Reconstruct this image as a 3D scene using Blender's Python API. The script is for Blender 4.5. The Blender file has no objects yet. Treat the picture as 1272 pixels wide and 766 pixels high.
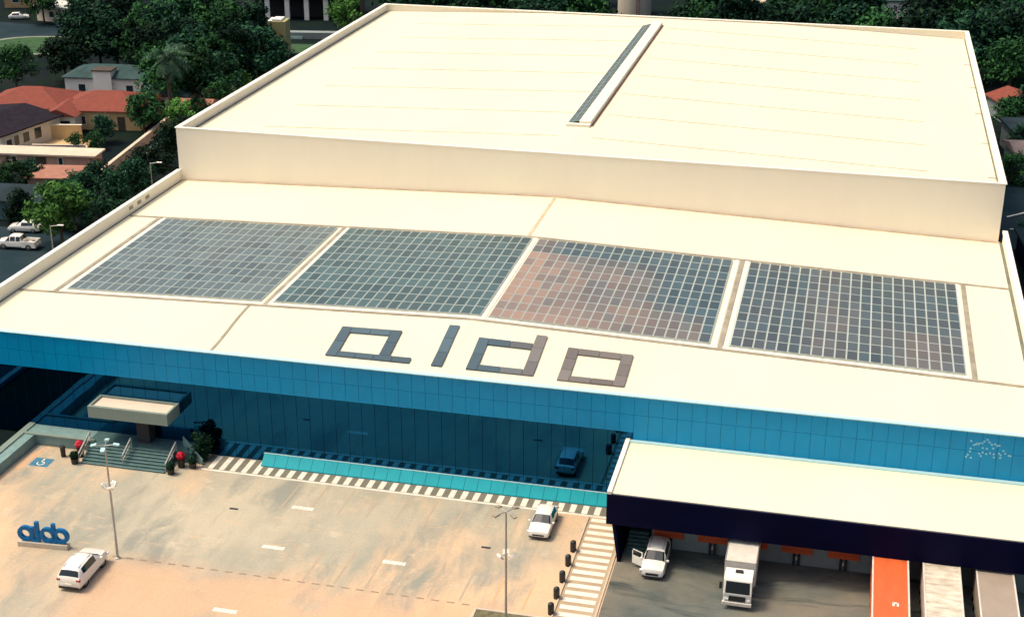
import bpy, bmesh, math, random
from mathutils import Vector, Matrix
R = math.radians
random.seed(7)
S = bpy.context.scene
COL = S.collection

# ---------------------------------------------------------------- camera, world, sun, exposure
cam_d = bpy.data.cameras.new('camera'); cam = bpy.data.objects.new('camera', cam_d); COL.objects.link(cam)
YAW, PITCH, ROLL = 0.2319, 0.3888, 0.0022
fwd = Vector((-math.sin(YAW)*math.cos(PITCH), math.cos(YAW)*math.cos(PITCH), -math.sin(PITCH)))
r0 = Vector((math.cos(YAW), math.sin(YAW), 0)); u0 = r0.cross(fwd)
rt = r0*math.cos(ROLL)+u0*math.sin(ROLL); up = u0*math.cos(ROLL)-r0*math.sin(ROLL)
cam.matrix_world = Matrix(((rt.x, up.x, -fwd.x, 31.526), (rt.y, up.y, -fwd.y, -108.368), (rt.z, up.z, -fwd.z, 62.55), (0, 0, 0, 1)))
cam_d.sensor_width = 36.0; cam_d.lens = 36.0*1821.94/1272; cam_d.clip_end = 3000; cam_d.clip_start = 1
S.camera = cam

SUN_EL, SUN_DIR = R(63), Vector((-0.92, -0.12, 0))       # high veiled sun, to the left of the building
w = bpy.data.worlds.new('World'); S.world = w; w.use_nodes = True
nt = w.node_tree; nt.nodes.clear()
sky = nt.nodes.new('ShaderNodeTexSky'); sky.sky_type = 'NISHITA'; sky.sun_disc = False
sky.sun_elevation = SUN_EL; sky.sun_rotation = math.atan2(SUN_DIR.x, SUN_DIR.y)
sky.dust_density = 7.0; sky.air_density = 1.0; sky.ozone_density = 0.6
bg = nt.nodes.new('ShaderNodeBackground'); bg.inputs[1].default_value = 0.11
wo = nt.nodes.new('ShaderNodeOutputWorld')
nt.links.new(sky.outputs[0], bg.inputs[0]); nt.links.new(bg.outputs[0], wo.inputs[0])
sd = bpy.data.lights.new('sun', 'SUN'); sd.energy = 1.5; sd.angle = R(14); sd.color = (1.0, 0.84, 0.60)
sun = bpy.data.objects.new('sun', sd); COL.objects.link(sun)
sv = Vector((SUN_DIR.normalized().x*math.cos(SUN_EL), SUN_DIR.normalized().y*math.cos(SUN_EL), math.sin(SUN_EL)))
sun.rotation_euler = (-sv).to_track_quat('-Z', 'Y').to_euler(); sun.location = (0, 0, 150)
S.view_settings.view_transform = 'Standard'; S.view_settings.look = 'None'
S.view_settings.exposure = 0.68; S.view_settings.gamma = 1.0; S.view_settings.use_curve_mapping = False
S.cycles.max_bounces = 5; S.cycles.use_denoising = True

# ---------------------------------------------------------------- helpers
class MB:
    def __init__(s): s.v = []; s.f = []; s.m = []
    def add(s, vs, fs, mi=0):
        o = len(s.v); s.v += [tuple(v) for v in vs]
        for f in fs: s.f.append([i+o for i in f]); s.m.append(mi)
        return s
    def box(s, x0, y0, z0, x1, y1, z1, mi=0, T=None):
        vs = [(x0,y0,z0),(x1,y0,z0),(x1,y1,z0),(x0,y1,z0),(x0,y0,z1),(x1,y0,z1),(x1,y1,z1),(x0,y1,z1)]
        if T is not None: vs = [T @ Vector(v) for v in vs]
        return s.add(vs, [(0,3,2,1),(4,5,6,7),(0,1,5,4),(1,2,6,5),(2,3,7,6),(3,0,4,7)], mi)
    def quad(s, a, b, c, d, mi=0): return s.add([a,b,c,d], [(0,1,2,3)], mi)
    def slab(s, poly, z0, z1, mi=0):                      # polygon (ccw) extruded
        n = len(poly); vs = [(p[0],p[1],z0) for p in poly]+[(p[0],p[1],z1) for p in poly]
        return s.add(vs, [tuple(range(n-1,-1,-1)), tuple(range(n,2*n))]+[(i,(i+1)%n,n+(i+1)%n,n+i) for i in range(n)], mi)
    def tube(s, a, b, ra, rb=None, n=10, mi=0):
        a, b = Vector(a), Vector(b); rb = ra if rb is None else rb
        d = (b-a).normalized(); x = d.orthogonal().normalized(); y = d.cross(x); vs = []
        for c, r in ((a,ra),(b,rb)):
            for k in range(n):
                t = 2*math.pi*k/n; vs.append(c+x*r*math.cos(t)+y*r*math.sin(t))
        return s.add(vs, [(i,(i+1)%n,n+(i+1)%n,n+i) for i in range(n)]+[tuple(range(n-1,-1,-1)), tuple(range(n,2*n))], mi)
    def lathe(s, prof, c=(0,0,0), n=16, mi=0):            # profile of (r, z) from bottom to top
        vs = [(c[0]+r*math.cos(2*math.pi*k/n), c[1]+r*math.sin(2*math.pi*k/n), c[2]+z) for r,z in prof for k in range(n)]
        fs = [(j*n+i, j*n+(i+1)%n, (j+1)*n+(i+1)%n, (j+1)*n+i) for j in range(len(prof)-1) for i in range(n)]
        fs += [tuple(range(n-1,-1,-1)), tuple(range((len(prof)-1)*n, len(prof)*n))]
        return s.add(vs, fs, mi)
    def build(s, name, mats, parent=None, smooth=None, bevel=0.0):
        me = bpy.data.meshes.new(name); me.from_pydata(s.v, [], s.f); me.update()
        for m in (mats if isinstance(mats, (list, tuple)) else [mats]): me.materials.append(m)
        me.polygons.foreach_set('material_index', s.m)
        if smooth is not None:
            me.polygons.foreach_set('use_smooth', [True]*len(me.polygons)); me.set_sharp_from_angle(angle=R(smooth))
        o = bpy.data.objects.new(name, me); COL.objects.link(o)
        if parent is not None: o.parent = parent
        if bevel:
            b = o.modifiers.new('edge', 'BEVEL'); b.width = bevel; b.segments = 2; b.limit_method = 'ANGLE'
        return o
def tag(o, label=None, cat=None, group=None, kind=None):
    if label: o['label'] = label
    if cat: o['category'] = cat
    if group: o['group'] = group
    if kind: o['kind'] = kind
    return o
def empty(name, label, cat, loc=(0,0,0), rz=0.0, group=None):
    o = bpy.data.objects.new(name, None); o.location = loc; o.rotation_euler = (0,0,rz); COL.objects.link(o)
    return tag(o, label, cat, group)
def copy_tree(o, parent=None):
    c = o.copy(); COL.objects.link(c)
    if parent is not None: c.parent = parent
    for ch in list(o.children): copy_tree(ch, c)
    return c

def mat(name, col, rough=0.7, metal=0.0, var=0.0, scale=1.0, col2=None, bump=0.0, spec=0.5, detail=6.0, stretch=None, coat=0.0):
    m = bpy.data.materials.new(name); m.use_nodes = True
    n = m.node_tree.nodes; l = m.node_tree.links; p = n['Principled BSDF']
    p.inputs['Roughness'].default_value = rough; p.inputs['Metallic'].default_value = metal
    p.inputs['Specular IOR Level'].default_value = spec; p.inputs['Coat Weight'].default_value = coat
    p.inputs['Base Color'].default_value = (*col, 1)
    if var or col2 or bump:
        tc = n.new('ShaderNodeTexCoord'); mp = n.new('ShaderNodeMapping'); l.new(tc.outputs['Object'], mp.inputs[0])
        if stretch: mp.inputs['Scale'].default_value = stretch
        no = n.new('ShaderNodeTexNoise'); no.inputs['Scale'].default_value = scale; no.inputs['Detail'].default_value = detail
        no.inputs['Roughness'].default_value = 0.62
        l.new(mp.outputs[0], no.inputs['Vector'])
        if var or col2:
            rp = n.new('ShaderNodeValToRGB'); l.new(no.outputs['Fac'], rp.inputs[0])
            c2 = col2 or tuple(c*(1+var) for c in col); c1 = col if col2 else tuple(c*(1-var) for c in col)
            rp.color_ramp.elements[0].position = 0.32; rp.color_ramp.elements[1].position = 0.68
            rp.color_ramp.elements[0].color = (*c1,1); rp.color_ramp.elements[1].color = (*c2,1)
            l.new(rp.outputs[0], p.inputs['Base Color'])
        if bump:
            b = n.new('ShaderNodeBump'); b.inputs['Strength'].default_value = bump; b.inputs['Distance'].default_value = 0.05
            l.new(no.outputs['Fac'], b.inputs['Height']); l.new(b.outputs[0], p.inputs['Normal'])
    return m

def ground_mat(name, cols, scales, wts, dirt=None, swirl=0.0, rough=0.9):
    """concrete or asphalt: base colours mixed by several sizes of noise, stains, seams of wear"""
    m = bpy.data.materials.new(name); m.use_nodes = True
    n = m.node_tree.nodes; l = m.node_tree.links; p = n['Principled BSDF']; p.inputs['Roughness'].default_value = rough
    p.inputs['Specular IOR Level'].default_value = 0.04
    tc = n.new('ShaderNodeTexCoord'); cur = None
    vec = tc.outputs['Object']
    if swirl:
        nz = n.new('ShaderNodeTexNoise'); nz.inputs['Scale'].default_value = 0.12; nz.inputs['Detail'].default_value = 2
        l.new(vec, nz.inputs['Vector'])
        mx = n.new('ShaderNodeMix'); mx.data_type = 'VECTOR'; mx.inputs['Factor'].default_value = swirl
        sc = n.new('ShaderNodeVectorMath'); sc.operation = 'SCALE'; sc.inputs['Scale'].default_value = 30
        l.new(nz.outputs['Color'], sc.inputs[0]); l.new(vec, mx.inputs[4]); l.new(sc.outputs[0], mx.inputs[5]); vec = mx.outputs[1]
    rgb = n.new('ShaderNodeRGB'); rgb.outputs[0].default_value = (*cols[0],1); cur = rgb.outputs[0]
    for c, s, (a, b), st in zip(cols[1:], scales, wts, dirt or [None]*9):
        mp = n.new('ShaderNodeMapping'); l.new(vec, mp.inputs[0])
        mp.inputs['Location'].default_value = (s*17, s*5, 3)
        if st: mp.inputs['Scale'].default_value = st
        no = n.new('ShaderNodeTexNoise'); no.inputs['Scale'].default_value = s; no.inputs['Detail'].default_value = 7; no.inputs['Roughness'].default_value = 0.6
        l.new(mp.outputs[0], no.inputs['Vector'])
        mr = n.new('ShaderNodeMapRange'); mr.inputs[1].default_value = a; mr.inputs[2].default_value = b; l.new(no.outputs['Fac'], mr.inputs[0])
        mx = n.new('ShaderNodeMix'); mx.data_type = 'RGBA'; l.new(mr.outputs[0], mx.inputs['Factor'])
        l.new(cur, mx.inputs[6]); mx.inputs[7].default_value = (*c,1); cur = mx.outputs[2]
    l.new(cur, p.inputs['Base Color'])
    return m

M = {}
M['roof'] = mat('roof_membrane', (0.69,0.615,0.47), 0.85, col2=(0.71,0.69,0.505), scale=0.09, detail=9, stretch=(1,0.45,1))
M['wall'] = mat('cream_render', (0.89,0.81,0.645), 0.85, var=0.015, scale=0.5, stretch=(1,1,0.25))
M['coping'] = mat('coping_metal', (0.82,0.79,0.68), 0.5, var=0.04, scale=0.6)
M['flash'] = mat('roof_flashing', (0.56,0.42,0.29), 0.8, var=0.2, scale=0.8)
M['tray'] = mat('tray_metal', (0.30,0.265,0.20), 0.7, var=0.25, scale=0.7)
M['gutter'] = mat('gutter_metal', (0.13,0.14,0.11), 0.7, var=0.3, scale=0.5)
M['walk'] = mat('white_walkway', (0.74,0.71,0.58), 0.7, var=0.03, scale=2)
M['skylight'] = mat('skylight_glass', (0.10,0.12,0.11), 0.25, var=0.4, scale=1.2)
M['dark'] = mat('dark_gap', (0.02,0.022,0.025), 0.7)
M['blue'] = mat('blue_panel', (0.0,0.26,0.50), 0.3, var=0.07, scale=0.35, spec=0.25)
M['bluejoint'] = mat('panel_joint', (0.0,0.10,0.20), 0.6, spec=0.2)
M['edge'] = mat('pale_blue_trim', (0.42,0.66,0.66), 0.45)
M['glass'] = mat('tinted_glass', (0.007,0.075,0.185), 0.03, metal=1.0)
M['mull'] = mat('mullion', (0.0,0.012,0.025), 0.7, spec=0.05)
M['cyan'] = mat('turquoise_tile', (0.0,0.31,0.37), 0.5, var=0.08, scale=0.8, spec=0.15)
M['navy'] = mat('navy_panel', (0.001,0.0015,0.020), 0.6, var=0.2, scale=0.4, spec=0.08)
M['steel'] = mat('galvanised', (0.40,0.41,0.38), 0.45, metal=0.6)
M['white'] = mat('white_paint', (0.80,0.77,0.68), 0.55, var=0.05, scale=3)
M['linewhite'] = mat('road_paint_white', (0.80,0.76,0.65), 0.8, col2=(0.62,0.57,0.47), scale=1.6)
M['lineorange'] = mat('road_paint_orange', (0.70,0.33,0.15), 0.85, col2=(0.50,0.37,0.25), scale=0.9)
M['roadblue'] = mat('road_paint_blue', (0.01,0.14,0.26), 0.8, col2=(0.06,0.2,0.26), scale=2)
M['teal'] = mat('teal_granite', (0.055,0.115,0.115), 0.5, var=0.25, scale=2.0)
M['tealpale'] = mat('pale_teal_stone', (0.17,0.28,0.27), 0.6, var=0.15, scale=1.5)
M['canopyfascia'] = mat('grey_green_fascia', (0.20,0.26,0.22), 0.5, var=0.05, scale=1)
M['carpaint'] = mat('white_car_paint', (0.80,0.78,0.71), 0.25, coat=0.6)
M['carglass'] = mat('car_glass', (0.006,0.012,0.018), 0.06, spec=0.7)
M['tyre'] = mat('tyre_rubber', (0.012,0.012,0.013), 0.8)
M['rim'] = mat('alloy', (0.35,0.35,0.34), 0.35, metal=0.8)
M['trim'] = mat('black_plastic', (0.015,0.016,0.018), 0.6)
M['lamp'] = mat('headlamp', (0.7,0.72,0.7), 0.1)
M['tail'] = mat('tail_lamp', (0.30,0.01,0.01), 0.2)
M['orange'] = mat('orange_sheet', (0.62,0.115,0.03), 0.55, var=0.12, scale=0.9, stretch=(2,0.4,1))
M['orangedoor'] = mat('orange_door', (0.50,0.085,0.02), 0.6, var=0.1, scale=1)
M['boxgrey'] = mat('box_body_grey', (0.60,0.57,0.50), 0.55, var=0.12, scale=1.0)
M['taupe'] = mat('taupe_sheet', (0.33,0.27,0.215), 0.6, var=0.06, scale=0.8)
M['dirty'] = mat('dirty_white_top', (0.40,0.33,0.245), 0.85, col2=(0.72,0.66,0.54), scale=1.1, stretch=(0.8,1.7,1), detail=9)
M['docker'] = mat('dock_wall', (0.20,0.245,0.235), 0.75, var=0.12, scale=0.7)
M['signblue'] = mat('sign_blue', (0.0,0.13,0.34), 0.4, spec=0.2)
M['plinth'] = mat('pale_plinth', (0.50,0.44,0.35), 0.8, var=0.08, scale=2)
M['red'] = mat('red_blossom', (0.55,0.005,0.03), 0.6, var=0.4, scale=14)
M['pot'] = mat('black_pot', (0.012,0.013,0.014), 0.5)
M['soil'] = mat('planting_soil', (0.13,0.115,0.06), 0.95, var=0.4, scale=3, bump=0.3)
M['redtile'] = mat('red_roof_tile', (0.25,0.065,0.042), 0.8, col2=(0.17,0.055,0.042), scale=1.2, bump=0.5, spec=0.1)
M['orangetile'] = mat('orange_roof_tile', (0.38,0.17,0.105), 0.8, col2=(0.27,0.115,0.08), scale=1.0, bump=0.4)
M['darktile'] = mat('dark_roof_tile', (0.018,0.015,0.022), 0.9, var=0.3, scale=1.2, bump=0.4, spec=0.08)
M['greyroof'] = mat('grey_roof', (0.04,0.075,0.075), 0.9, var=0.25, scale=0.6, spec=0.08)
M['bluegreyroof'] = mat('blue_grey_roof', (0.018,0.034,0.043), 0.85, var=0.3, scale=0.4, spec=0.15)
M['brownroof'] = mat('brown_roof', (0.13,0.10,0.10), 0.8, var=0.3, scale=0.5)
M['creamwall'] = mat('cream_house_wall', (0.72,0.63,0.49), 0.85, var=0.08, scale=0.7)
M['ochre'] = mat('ochre_wall', (0.58,0.40,0.19), 0.85, var=0.12, scale=0.5)
M['pink'] = mat('pink_wall', (0.50,0.31,0.22), 0.85, var=0.15, scale=0.5)
M['pinkpale'] = mat('pale_pink_slab', (0.60,0.49,0.37), 0.85, var=0.1, scale=0.4)
M['yellowgreen'] = mat('olive_render', (0.34,0.31,0.14), 0.85, var=0.1, scale=0.5)
M['window'] = mat('window_glass', (0.02,0.035,0.04), 0.1)
M['bark'] = mat('bark', (0.06,0.045,0.035), 0.9, var=0.3, scale=4)
M['lot'] = ground_mat('lot_concrete', [(0.49,0.435,0.325),(0.33,0.325,0.26),(0.66,0.46,0.29),(0.28,0.285,0.24),(0.60,0.51,0.375),(0.64,0.44,0.27)],
    [0.085,0.06,0.13,0.6,0.9], [(0.38,0.56),(0.47,0.60),(0.52,0.66),(0.58,0.85),(0.60,0.80)], [(1,0.55,1),(1.3,0.5,1),(2.2,0.6,1),(1,1,1),(0.5,2,1)], swirl=0.10)
def lane_tint(m):
    """salmon paving of the drive along the lower edge, with a ragged worn border"""
    n = m.node_tree.nodes; l = m.node_tree.links; p = n['Principled BSDF']; src = p.inputs['Base Color'].links[0].from_socket
    tc = n.new('ShaderNodeTexCoord'); sx = n.new('ShaderNodeSeparateXYZ'); l.new(tc.outputs['Object'], sx.inputs[0])
    no = n.new('ShaderNodeTexNoise'); no.inputs['Scale'].default_value = 0.14; no.inputs['Detail'].default_value = 6; l.new(tc.outputs['Object'], no.inputs['Vector'])
    def mr(sock,a,b):
        q = n.new('ShaderNodeMapRange'); q.interpolation_type = 'SMOOTHSTEP'; q.inputs[1].default_value = a; q.inputs[2].default_value = b; l.new(sock,q.inputs[0]); return q.outputs[0]
    def op(o,a,b):
        q = n.new('ShaderNodeMath'); q.operation = o; l.new(a,q.inputs[0])
        if isinstance(b,(int,float)): q.inputs[1].default_value = b
        else: l.new(b,q.inputs[1])
        return q.outputs[0]
    f = op('MULTIPLY', mr(sx.outputs['Y'],-16.0,-20.0), mr(sx.outputs['X'],-31,-18))
    f = op('MULTIPLY', f, mr(no.outputs['Fac'],0.30,0.52))
    mx = n.new('ShaderNodeMix'); mx.data_type = 'RGBA'; l.new(op('MULTIPLY',f,0.85), mx.inputs['Factor']); l.new(src,mx.inputs[6]); mx.inputs[7].default_value = (0.63,0.40,0.25,1)
    l.new(mx.outputs[2], p.inputs['Base Color'])
lane_tint(M['lot'])
def joints(m, step, wid, dark):
    n = m.node_tree.nodes; l = m.node_tree.links; p = n['Principled BSDF']; src = p.inputs['Base Color'].links[0].from_socket
    tc = n.new('ShaderNodeTexCoord'); sx = n.new('ShaderNodeSeparateXYZ'); l.new(tc.outputs['Object'], sx.inputs[0]); ms = []
    for ax in ('X','Y'):
        a = n.new('ShaderNodeMath'); a.operation = 'PINGPONG'; a.inputs[1].default_value = step/2; l.new(sx.outputs[ax],a.inputs[0])
        c = n.new('ShaderNodeMath'); c.operation = 'LESS_THAN'; c.inputs[1].default_value = wid; l.new(a.outputs[0],c.inputs[0]); ms.append(c.outputs[0])
    mxm = n.new('ShaderNodeMath'); mxm.operation = 'MAXIMUM'; l.new(ms[0],mxm.inputs[0]); l.new(ms[1],mxm.inputs[1])
    sc = n.new('ShaderNodeMath'); sc.operation = 'MULTIPLY'; sc.inputs[1].default_value = dark; l.new(mxm.outputs[0],sc.inputs[0])
    gn = n.new('ShaderNodeTexNoise'); gn.inputs['Scale'].default_value = 5.0; gn.inputs['Detail'].default_value = 4; l.new(tc.outputs['Object'],gn.inputs['Vector'])
    gr = n.new('ShaderNodeMapRange'); gr.inputs[1].default_value = .3; gr.inputs[2].default_value = .7; gr.inputs[3].default_value = 0.0; gr.inputs[4].default_value = 0.16; l.new(gn.outputs['Fac'],gr.inputs[0])
    ad = n.new('ShaderNodeMath'); ad.operation = 'MAXIMUM'; l.new(sc.outputs[0],ad.inputs[0]); l.new(gr.outputs[0],ad.inputs[1])
    mx = n.new('ShaderNodeMix'); mx.data_type = 'RGBA'; l.new(ad.outputs[0],mx.inputs['Factor']); l.new(src,mx.inputs[6]); mx.inputs[7].default_value = (0.10,0.09,0.07,1)
    l.new(mx.outputs[2],p.inputs['Base Color'])
joints(M['lot'], 5.0, 0.035, 0.16)

M['yard'] = ground_mat('yard_asphalt', [(0.125,0.145,0.135),(0.065,0.085,0.083),(0.205,0.185,0.145),(0.045,0.06,0.06),(0.17,0.18,0.155)],
    [0.13,0.085,0.35,0.7], [(0.42,0.62),(0.5,0.68),(0.54,0.72),(0.56,0.8)], [(1,1.6,1),(1,1,1),(0.35,2.4,1),(0.5,2.5,1)], swirl=0.10)
joints(M['yard'], 6.0, 0.03, 0.2)
M['street'] = ground_mat('street_asphalt', [(0.016,0.034,0.044),(0.028,0.046,0.055)], [0.2], [(0.4,0.7)])
M['earth'] = ground_mat('earth', [(0.006,0.012,0.014),(0.014,0.02,0.017),(0.007,0.018,0.010)], [0.05,0.2], [(0.5,0.7),(0.5,0.7)])
M['lawn'] = mat('lawn_grass', (0.03,0.075,0.035), 0.95, col2=(0.06,0.115,0.055), scale=0.6, spec=0.04)
M['crosspave'] = mat('crossing_paving', (0.17,0.16,0.12), 0.9, var=0.15, scale=1)
M['kerb'] = mat('kerb_stone', (0.50,0.43,0.33), 0.85, var=0.1, scale=1)

def leaf_mat(name, a, b, c):
    m = bpy.data.materials.new(name); m.use_nodes = True
    n = m.node_tree.nodes; l = m.node_tree.links; p = n['Principled BSDF']
    p.inputs['Roughness'].default_value = 0.75; p.inputs['Specular IOR Level'].default_value = 0.08
    g = n.new('ShaderNodeNewGeometry'); rp = n.new('ShaderNodeValToRGB'); l.new(g.outputs['Random Per Island'], rp.inputs[0])
    e = rp.color_ramp.elements; e[0].color = (*a,1); e[1].color = (*c,1); e[1].position = 1.0
    k = e.new(0.7); k.color = (*b,1)
    oi = n.new('ShaderNodeObjectInfo'); hv = n.new('ShaderNodeHueSaturation')
    mr = n.new('ShaderNodeMapRange'); mr.inputs[3].default_value = 0.6; mr.inputs[4].default_value = 2.3
    l.new(oi.outputs['Random'], mr.inputs[0]); l.new(mr.outputs[0], hv.inputs['Value']); l.new(rp.outputs[0], hv.inputs['Color'])
    l.new(hv.outputs[0], p.inputs['Base Color'])
    return m
M['leafdark'] = leaf_mat('leaf_dark', (0.003,0.013,0.010), (0.007,0.029,0.016), (0.018,0.066,0.024))
M['leafmid'] = leaf_mat('leaf_mid', (0.006,0.026,0.012), (0.014,0.056,0.018), (0.036,0.110,0.026))
M['leaflight'] = leaf_mat('leaf_light', (0.02,0.065,0.016), (0.05,0.135,0.026), (0.10,0.21,0.045))
M['leafpalm'] = leaf_mat('leaf_palm', (0.02,0.06,0.04), (0.06,0.13,0.08), (0.14,0.23,0.13))

def panel_mat():
    m = bpy.data.materials.new('solar_cells'); m.use_nodes = True
    n = m.node_tree.nodes; l = m.node_tree.links; p = n['Principled BSDF']
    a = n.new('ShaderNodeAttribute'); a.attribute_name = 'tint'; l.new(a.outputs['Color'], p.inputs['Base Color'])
    p.inputs['Roughness'].default_value = 0.28; p.inputs['Specular IOR Level'].default_value = 0.35
    return m
M['cells'] = panel_mat()
M['frame'] = mat('panel_frame', (0.52,0.57,0.52), 0.4)

# ---------------------------------------------------------------- ground
def sheet(name, poly, z, m, thick=None):
    b = MB(); b.add([(x,y,z) for x,y in poly], [tuple(range(len(poly)))])
    return tag(b.build(name, m), kind='structure')
sheet('ground', [(-900,-500),(900,-500),(900,1300),(-900,1300)], -0.02, M['earth'])
sheet('parking_lot', [(-38.4,-60),(16.6,-60),(16.6,0.3),(-38.4,0.3)], 0.0, M['lot'])
sheet('loading_yard', [(16.6,-60),(60,-60),(60,0.3),(16.6,0.3)], 0.0, M['yard'])
sheet('street', [(-78,-40),(-48.6,-40),(-48.6,52),(-78,52)], -0.012, M['street'])
sheet('access_lane', [(-60.5,52),(-48.6,52),(-48.6,190),(-60.5,190)], -0.012, M['street'])
sheet('side_road', [(50,74),(110,74),(110,101),(50,101)], -0.008, M['street'])
sheet('upper_road', [(-190,150),(-150,140),(-118,160),(-118,170),(-150,172),(-190,185)], -0.012, M['street'])
# slip of drainage slots along the lane's edge: short dark grates
b = MB()
for k in range(25):
    x = -22.5+k*1.2
    b.box(x, -17.86, 0.004, x+0.62, -17.72, 0.012)
tag(b.build('drain_channel', mat('drain_slot', (0.27,0.20,0.14), .9)), kind='structure')
for x, y in ((-16.1,-8.6),(6.1,-9.6)):
    b = MB(); b.box(x-0.38,y-0.13,0.004,x+0.38,y+0.13,0.012); tag(b.build('drain_grate', M['dark']), kind='structure')
# crossings
b = MB(); b.box(-21.9,-2.75,0.002,14.7,-0.02,0.006)
tag(b.build('crossing_paving', M['crosspave']), kind='structure')
b = MB()
for k in range(34):
    x = -21.25+k*1.055; far = -0.12 if x < -16.9 else -1.16
    b.box(x, -2.5, 0.006, x+0.50, far, 0.010)
b.box(-21.9,-2.85,0.006,14.7,-2.58,0.010)
tag(b.build('crosswalk', M['linewhite']), kind='structure')
b = MB(); b.add([(13.35,-20,0.004),(16.3,-20,0.004),(16.3,-2.95,0.004),(13.35,-2.95,0.004)], [(0,1,2,3)])
tag(b.build('walkway', mat('walk_paving', (0.40,0.30,0.19), 0.9, var=0.15, scale=0.8)), kind='structure')
b = MB()
for k in range(17):
    y = -3.35-k*1.0; b.box(13.55, y-0.27, 0.005, 16.1, y+0.27, 0.011)
tag(b.build('crosswalk', M['linewhite']), kind='structure')
b = MB(); b.box(13.2,-20,0.0,13.32,-2.95,0.10); b.box(16.33,-20,0.0,16.47,-7.3,0.10)
tag(b.build('kerb', M['kerb']), kind='structure')
# parking bays: worn orange lines
def pline(x0,y0,x1,y1,wd,m,name='parking_line',z=0.006):
    d = Vector((x1-x0,y1-y0,0)).normalized(); nn = Vector((-d.y,d.x,0))*wd/2
    b = MB(); b.add([(x0-nn.x,y0-nn.y,z),(x1-nn.x,y1-nn.y,z),(x1+nn.x,y1+nn.y,z),(x0+nn.x,y0+nn.y,z)], [(0,1,2,3)])
    return tag(b.build(name, m), kind='structure')
M['faint'] = mat('road_paint_faint', (0.45,0.33,0.22), 0.9, col2=(0.33,0.295,0.22), scale=0.8)
for x in (10.9,8.5): pline(x,-17.5,x+0.12,-13.2,0.17,M['lineorange'])
for x in (6.0,3.5,1.0,-1.5,-4.0,-6.5,-9.0): pline(x,-17.5,x+0.1,-12.6,0.16,M['faint'])
for x in (7.6,5.2,2.7,0.2,-2.3,-4.8,-7.3,-9.8,-12.3): pline(x,-7.6,x+0.1,-3.1,0.15,M['faint'])
for x,y in ((-10.4,-7.15),(-10.44,-13.6),(-0.31,-13.5),(-10.6,-22.8)):
    b = MB(); xx = x-1.05
    for wd in (0.34,0.28,0.38,0.3,0.36,0.26):
        b.box(xx,y-0.24,0.008,xx+wd-0.03,y+0.24,0.012); xx += wd
    tag(b.build('painted_marking', M['linewhite']), kind='structure')
# wheelchair bay mark
b = MB(); b.box(-37.0,-5.7,0.004,-35.2,-4.2,0.008); tag(b.build('bay_marking', M['roadblue']), kind='structure')
b = MB()
for k in range(14):
    t0, t1 = R(-200+k*18), R(-200+(k+1)*18)
    c = (-36.1,-5.1)
    b.add([(c[0]+r*math.cos(t),c[1]+r*math.sin(t),0.011) for r,t in ((0.28,t0),(0.38,t0),(0.38,t1),(0.28,t1))], [(0,1,2,3)])
b.box(-36.2,-5.0,0.009,-36.08,-4.55,0.012); b.box(-36.2,-5.0,0.009,-35.75,-4.9,0.012); b.box(-36.23,-4.52,0.009,-36.05,-4.34,0.012); b.box(-35.85,-5.35,0.009,-35.75,-4.9,0.012)
tag(b.build('wheelchair_marking', M['linewhite']), kind='structure')
pline(-37.6,-6.6,-37.3,-2.4,0.35,M['lineorange'])
# planting bed at the front edge of the lot
bed = empty('planting_bed', 'low kerbed planting bed of dry olive soil at the lower edge beside the striped walkway', 'planting bed', (10.3,-23,0))
b = MB(); b.box(-2.7,-4,0,2.75,4.6,0.12); b.build('soil', M['soil'], bed)
b = MB(); b.box(-2.9,-4,0,-2.7,4.8,0.16); b.box(-2.7,4.6,0,2.9,4.8,0.16); b.box(2.75,-4,0,2.95,4.6,0.16); b.build('kerb', M['kerb'], bed)
# retaining wall of the entrance terrace and the left edge of the lot
rw = empty('retaining_wall', 'low teal stone wall round the left corner of the car park', 'wall', (-38.4,-2,0))
b = MB(); b.box(-1.5,-45,0,0,0.1,1.02); b.box(-1.5,0.1,0,6.0,2.0,1.02); b.build('wall_body', M['tealpale'], rw, bevel=0.03)
b = MB(); b.box(-1.62,-45,1.02,-1.0,2.0,1.14); b.box(-0.98,-0.1,1.02,6.0,0.25,1.14); b.build('coping', M['canopyfascia'], rw)
fw = empty('boundary_wall', 'long pale kerb wall beyond the teal wall at the far left', 'wall', (-48.3,-20,0))
b = MB(); b.box(-0.3,-30,0,0.3,19,0.5); b.build('wall_body', M['docker'], fw)

# ---------------------------------------------------------------- the warehouse
WH = empty('warehouse', 'huge cream roofed warehouse with two roof levels and a blue panelled front', 'warehouse')
XL, XR = -46.0, 48.7
H1 = 10.2
def zr(x, y):
    t = min(1.0, max(0.0, (y-0.3)/9.0)); t = t*t*(3-2*t)
    gable = 10.0 + 1.49*(1-abs(x)/50.0)
    return 10.05*(1-t) + gable*t
b = MB(); xs = [XL+0.35+i*(XR-XL-0.7)/40 for i in range(41)]; xs = sorted(xs+[0.0]); ys = [0.3+i*0.9 for i in range(11)]+[12,20,30,40,46.4]
for j,y in enumerate(ys):
    for x in xs: b.v.append((x,y,zr(x,y)))
nx = len(xs)
for j in range(len(ys)-1):
    for i in range(nx-1): b.f.append([j*nx+i,j*nx+i+1,(j+1)*nx+i+1,(j+1)*nx+i]); b.m.append(0)
b.build('lower_roof', M['roof'], WH, smooth=30)
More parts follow.
